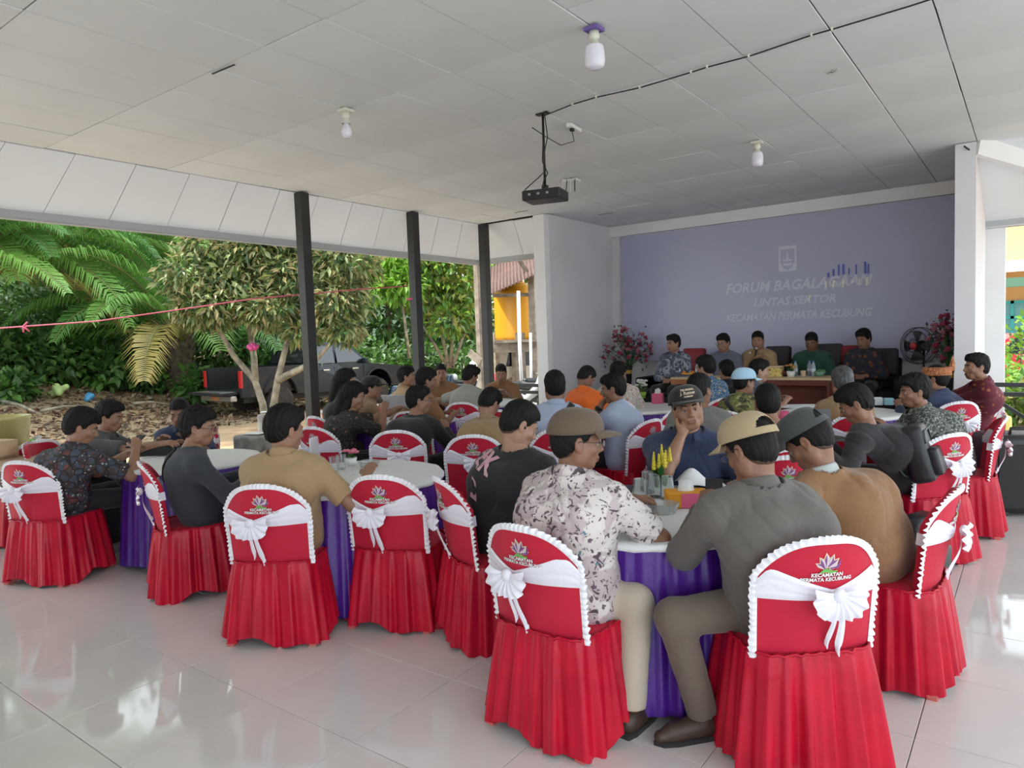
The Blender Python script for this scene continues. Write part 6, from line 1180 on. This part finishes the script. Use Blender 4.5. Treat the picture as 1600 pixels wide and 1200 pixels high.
def moto(px, D, a, label, col, g_='motorcycles parked behind the corner post'):
    p = gpx(px, D); r = empty('motorcycle', p, yaw_of(adir(a)), label, 'motorcycle'); cm_ = mat('moto_%s' % label.split()[0], col, .25, coat=.4)
    for y in (-.62, .62): wheel(r, (0, y, .28), .28, .09, chrome, dark, 8)
    V, F = sdf_mesh([('c', np.array([0, -.75, .72]), np.array([0, -.15, .66]), .10, .11, .05), ('c', np.array([0, -.15, .62]), np.array([0, .1, .42]), .11, .08, .05), ('c', np.array([0, .1, .42]), np.array([0, .42, .72]), .08, .10, .05), ('c', np.array([0, .42, .72]), np.array([0, .46, .92]), .10, .08, .05)], .025, .05); mesh_obj('fairing', V, F, cm_, r); V, F = sdf_mesh([('c', np.array([0, -.62, .80]), np.array([0, .0, .76]), .075, .07, .04)], .025, .04); mesh_obj('seat', V, F, dark, r)
    b = MB(); b.tube([(0, .62, .28), (0, .48, .95)], .03, 6); b.tube([(-.32, .40, 1.0), (0, .46, .97), (.32, .40, 1.0)], .016, 6); b.build('fork_and_bars', metal, r, True); b = MB(); b.box((0, 0, .33), (.22, .34, .24), bev=.04); b.build('engine', metal, r); b = MB(); b.tube([(.12, 0, .25), (.14, -.4, .27), (.15, -.8, .38)], [.03, .045, .05], 8); b.build('exhaust', chrome, r, True)
    b = MB(); b.ball((0, .55, .92), (.09, .07, .08), 10); b.build('headlight', mat('lamp_glass', (0, 0, 0)), r, True)
    for s in (-1, 1): b = MB(); b.tube([(s * .2, .42, 1.0), (s * .26, .44, 1.16)], .008, 5); b.ball((s * .27, .44, 1.18), (.06, .015, .04), 8); b.build('mirror', dark, r, True)
    b = MB(); b.tube([(0, .35, .28), (0, .75, .60), (0, .92, .45)], .035, 6); b.build('mudguard', cm_, r, True)
moto(672, 15.2, 70, 'blue black motorcycle behind the stout man in brown', (.02, .05, .10)); moto(722, 14.5, 62, 'grey motorcycle with a long black seat near corner post', (.16, .17, .18)); moto(745, 15.5, 74, 'red and white motorcycle leaning by the wooden pole', (.45, .05, .05)); moto(812, 14.6, 100, 'white motorcycle behind the railing', (.5, .5, .52)); moto(860, 15.4, 60, 'dark motorcycle behind the stage wall edge', (.05, .05, .05))
p = gpx(858, 19); r = empty('parked_car', p, yaw_of(adir(75)), 'pale cream car parked behind the water tower posts', 'car'); b = MB(); b.prism([(-2.1, .35), (-1.7, .35)] + arch(-1.25, .38, .36, 7) + [(.9, .35)] + arch(1.3, .38, .36, 7) + [(2.0, .35), (2.1, .6), (2.0, .85), (1.0, .98), (.4, 1.5), (-1.5, 1.52), (-2.0, 1.1), (-2.12, .7)], -.8, .8, T=YZ); b.build('car_body', mat('cream_paint', (.66, .64, .55), .3), r)
for s in (1, -1):
    b = MB(); b.add([(s * .806, y, z) for y, z in ((-1.4, 1.02), (.75, 1.02), (.35, 1.42), (-1.3, 1.42))], [range(4)]); b.build('window', winm, r)
    for y in (-1.25, 1.3): wheel(r, (s * .74, y, .31), .31, .2, chrome, dark)
# ---------------------------------------------------------------- water tower beside the corner post
D0 = 16.5; tw = empty('water_tower', gpx(800, D0), 0, 'weathered wooden water tower carrying the yellow tanks', 'tower'); o0 = np.array(tw.location)
L_ = lambda px, py, D: at(px, py, D) - o0
zpl = at(800, 533, D0)[2] - o0[2]
def tpost(px, D, ytop, w_=.16, nm='post'): b = MB(); q = gpx(px, D) - o0; t_ = L_(px, ytop, D); b.bar([q[0], q[1], q[2] - .2], [q[0], q[1], t_[2]], w_); b.build(nm, greywood, tw)
tpost(815, 16.0, 520); tpost(838, 16.0, 430, .17); tpost(775, 17.6, 520); tpost(850, 18, 420); tpost(806, 17.8, 400, .12); tpost(758, 16.2, 520, .14)
for k in range(6): A, B = L_(772, 534, 15.9 + k * .36), L_(880, 532, 15.9 + k * .36); A[2] = B[2] = zpl; b = MB(); b.bar(A, B, .30, .06); b.build('plank', greywood, tw)
for d in (15.95, 17.7): A, B = L_(768, 540, d), L_(880, 538, d); A[2] = B[2] = zpl - .14; b = MB(); b.bar(A, B, .12, .22); b.build('beam', greywood, tw)
b = MB(); b.bar(L_(770, 462, 16), L_(838, 460, 16), .06, .08); b.build('rail', greywood, tw); b = MB(); b.bar(L_(806, 398, 16), L_(838, 448, 16), .07, .10); b.build('brace', barkd, tw)
b = MB(); b.bar(L_(778, 428, 17.6), L_(812, 428, 17.6), .05, .05); b.build('rail', greywood, tw)
rust = mat('rusty_sheet', (.10, .042, .028), .6, var=(3, .4)); A, B, C3, D3 = L_(766, 460, 15.9), L_(846, 420, 15.7), L_(853, 402, 17.9), L_(790, 432, 18.2); g = []
A, B = L_(762, 463, 15.7), L_(850, 424, 15.4); C3 = A + np.array([*(FW * 2.3), .85]); D3 = B + np.array([*(FW * 2.3), .85])
for i in range(97): f = i / 96; q = A + (B - A) * f; e = C3 + (D3 - C3) * f; off = UP * .022 * math.sin(f * 2 * PI * 16); g.append([q + off, (q + e) / 2 + off, e + off])
b = MB(); b.grid(g); o = b.build('corrugated_roof', rust, tw, True); o.modifiers.new('thick', 'SOLIDIFY').thickness = .01
b = MB(); b.tube([gpx(816, 15.4) - o0, L_(812, 540, 15.4), L_(810, 455, 15.5)], .04, 7); b.build('white_pipe', whitep, tw, True, label='white vertical pipe'); b = MB(); b.tube([gpx(829, 15.4) - o0, L_(829, 520, 15.4)], .03, 7); b.build('white_pipe', whitep, tw, True)
ytank = mat('yellow_orange_tank', (.72, .33, .02), .4)
def tank(px, D, yt_, yb2, rad, label):
    c = at(px, yb2, D); h_ = (yb2 - yt_) * D / FPX; c[2] = o0[2] + zpl + .03; r = empty('water_tank', c, 0, label, 'water tank', None); b = MB(); pr = [(rad * .97, 0), (rad, .06)] + [(rad * (1 + .012 * (k % 2)), .1 + (h_ - .25) * k / 8) for k in range(9)] + [(rad * .96, h_ - .08), (rad * .55, h_ + .08)]; b.lathe(pr, n=36); b.build('tank_body', ytank, r, True); b = MB(); b.lathe([(rad * .28, h_ + .06), (rad * .28, h_ + .14), (rad * .02, h_ + .16)], n=20); b.build('lid', ytank, r, True)
tank(812, 16.9, 452, 533, .58, 'yellow orange water tank on the tower, left one'); tank(866, 16.9, 446, 533, .50, 'yellow orange water tank half hidden by the stage wall')
p = gpx(752, 14); b = MB(); b.bar((0, 0, -.2), (0, 0, at(752, 400, 14)[2] - p[2]), .10); o = tag(b.build('wooden_pole', greywood, loc=p), 'tall weathered wooden pole left of the corner post', 'pole'); b = MB(); b.box((-.05, -.1, at(752, 558, 14)[2] - p[2]), (.34, .03, .16), rotm(0, .6, 0)); b.build('nailed_board', greywood, o)
# ---------------------------------------------------------------- right side
yw = mat('cream_yellow_wall', (.52, .33, .15), .8); teal = mat('teal_frame', (.02, .33, .36), .5); bld = empty('yellow_building', at(1640, 560, 24) * [1, 1, 0], 0, 'cream yellow building with teal windows beyond the right side of the hall', 'building'); o0 = np.array(bld.location)
b = MB(); b.box((2., 2., 2.9), (9, 4, 6.2)); b.build('wall', yw, bld); b = MB(); b.box((2., -.9, 3.45), (9.4, 2.2, .3), rotm(.10, 0, 0)); b.build('awning_roof', whitep, bld); b = MB(); b.box((2, -1.9, 2.85), (9.2, .2, .3)); b.build('green_beam', mat('dark_green_wood', (.06, .14, .09), .5), bld)
for x in (-1.9, .2, 2.8): b = MB(); b.bar((x, -1.9, -.2), (x, -1.9, 2.8), .2); b.build('green_post', mat('dark_green_wood', (0, 0, 0)), bld)
for x, z, w_, h_ in ((-1.05, 1.5, .95, 1.5), (1.0, 1.5, 1.0, 1.5), (-.1, 5.0, .8, .6), (1.8, 5.0, .8, .6)):
    b = MB(); [b.box((x + sx * w_ / 2, -.04, z), (.10, .10, h_ + .1)) for sx in (-1, 0, 1)]; [b.box((x, -.04, z + sz * h_ / 2), (w_ + .1, .10, .10)) for sz in (-1, .3, 1)]; f_ = b.build('window', teal, bld)
    for k in (-1, 1): b = MB(); b.box((x + k * w_ / 4, -.02, z), (w_ / 2 - .1, .02, h_)); b.build('pane', mat('teal_glass', (.10, .30, .34), .1), f_)
p = at(1612, 600, 15.5); p[2] = -.1; r = empty('red_car', p, yaw_of(adir(-60)), 'red car half seen between the plants on the right', 'car'); b = MB(); b.prism([(-2.0, .35), (-1.6, .35)] + arch(-1.2, .38, .36, 7) + [(.9, .35)] + arch(1.3, .38, .36, 7) + [(1.9, .35), (2.0, .6), (1.9, .85), (1.0, .98), (.4, 1.42), (-1.4, 1.44), (-1.9, 1.0)], -.8, .8, T=YZ); b.build('car_body', mat('red_paint', (.50, .02, .05), .25, coat=.5), r)
for s in (1, -1):
    b = MB(); b.add([(s * .806, y, z) for y, z in ((-1.3, 1.0), (.75, 1.0), (.35, 1.36), (-1.2, 1.36))], [range(4)]); b.build('window', winm, r)
    for y in (-1.2, 1.3): wheel(r, (s * .74, y, .31), .31, .2, chrome, dark)
for i, (px, D, rad, mm, lab) in enumerate(((1584, 11.6, (.45, .4, .42), lg4, 'yellow green bush close behind the railing on the right'), (1610, 12.6, (.55, .5, .5), lg2, 'bright green bush beyond the loudspeaker'), (1566, 12.4, (.28, .3, .5), lg2, 'narrow green shrub between pillar and green post'), (1640, 11.5, (.6, .5, .5), lg4, 'yellow green bush past the right edge of the railing'), (1594, 14.0, (.45, .4, .9), lg2, 'tall thin green plant in front of the red car'))):
    p = at(px, 650, D); p[2] = -.12; r = empty('garden_bush', p, 0, lab, 'shrub'); b = MB()
    for k in range(4): a = k * 1.6; b.tube([(0, 0, -.05), (math.cos(a) * rad[0] * .5, math.sin(a) * rad[0] * .5, rad[2] * 1.3)], [.02, .008], 5)
    b.build('stems', barkd, r, True); cloud([((0, 0, rad[2]), rad)], 420, 500 + i, .13, mm, r, droop=.3, wd=.3, shell=.3)
r = empty('fuel_can', at(1563, 660, 11.0), .3, 'yellow and white jerry can behind the chair of the man in maroon', 'can'); b = MB(); b.box((0, 0, -.1), (.28, .18, .42), bev=.04); b.build('can_body', mat('yellow_can', (.70, .62, .18), .4), r, True); b = MB(); b.tube([(-.08, 0, .11), (-.06, 0, .16), (.05, 0, .16), (.08, 0, .11)], .02, 6); b.build('handle', mat('yellow_can', (0, 0, 0)), r, True)
# empty chairs that the photograph shows
for px, py, D, a, lab, v in ((632, 962, -1, 14, 'unoccupied red covered chair in front of the pink rose table', 0), (40, 735, 6.1, -60, 'small red chair back showing behind the man in dark brown batik', 0), (1012, 690, 6.7, -55, 'red chair back just behind the wristwatch man, half hidden', 1), (782, 640, 7.4, 10, 'red chair back to the right of the bowed khaki man', 0),
                             (1135, 660, 6.2, 30, 'empty red chair left of the man in a light blue cap', 0), (622, 640, 9.0, 170, 'red chair with a round back facing the camera beyond the white sheets', 0), (1205, 740, 4.25, 0, 'empty red chair between the beige cap and the thinning hair man', 0)):
    q = at(px, py, D) if D > 0 else atz(px, py, 0); d = adir(a); chair(q[0], q[1], yaw_of(d), lab, v)
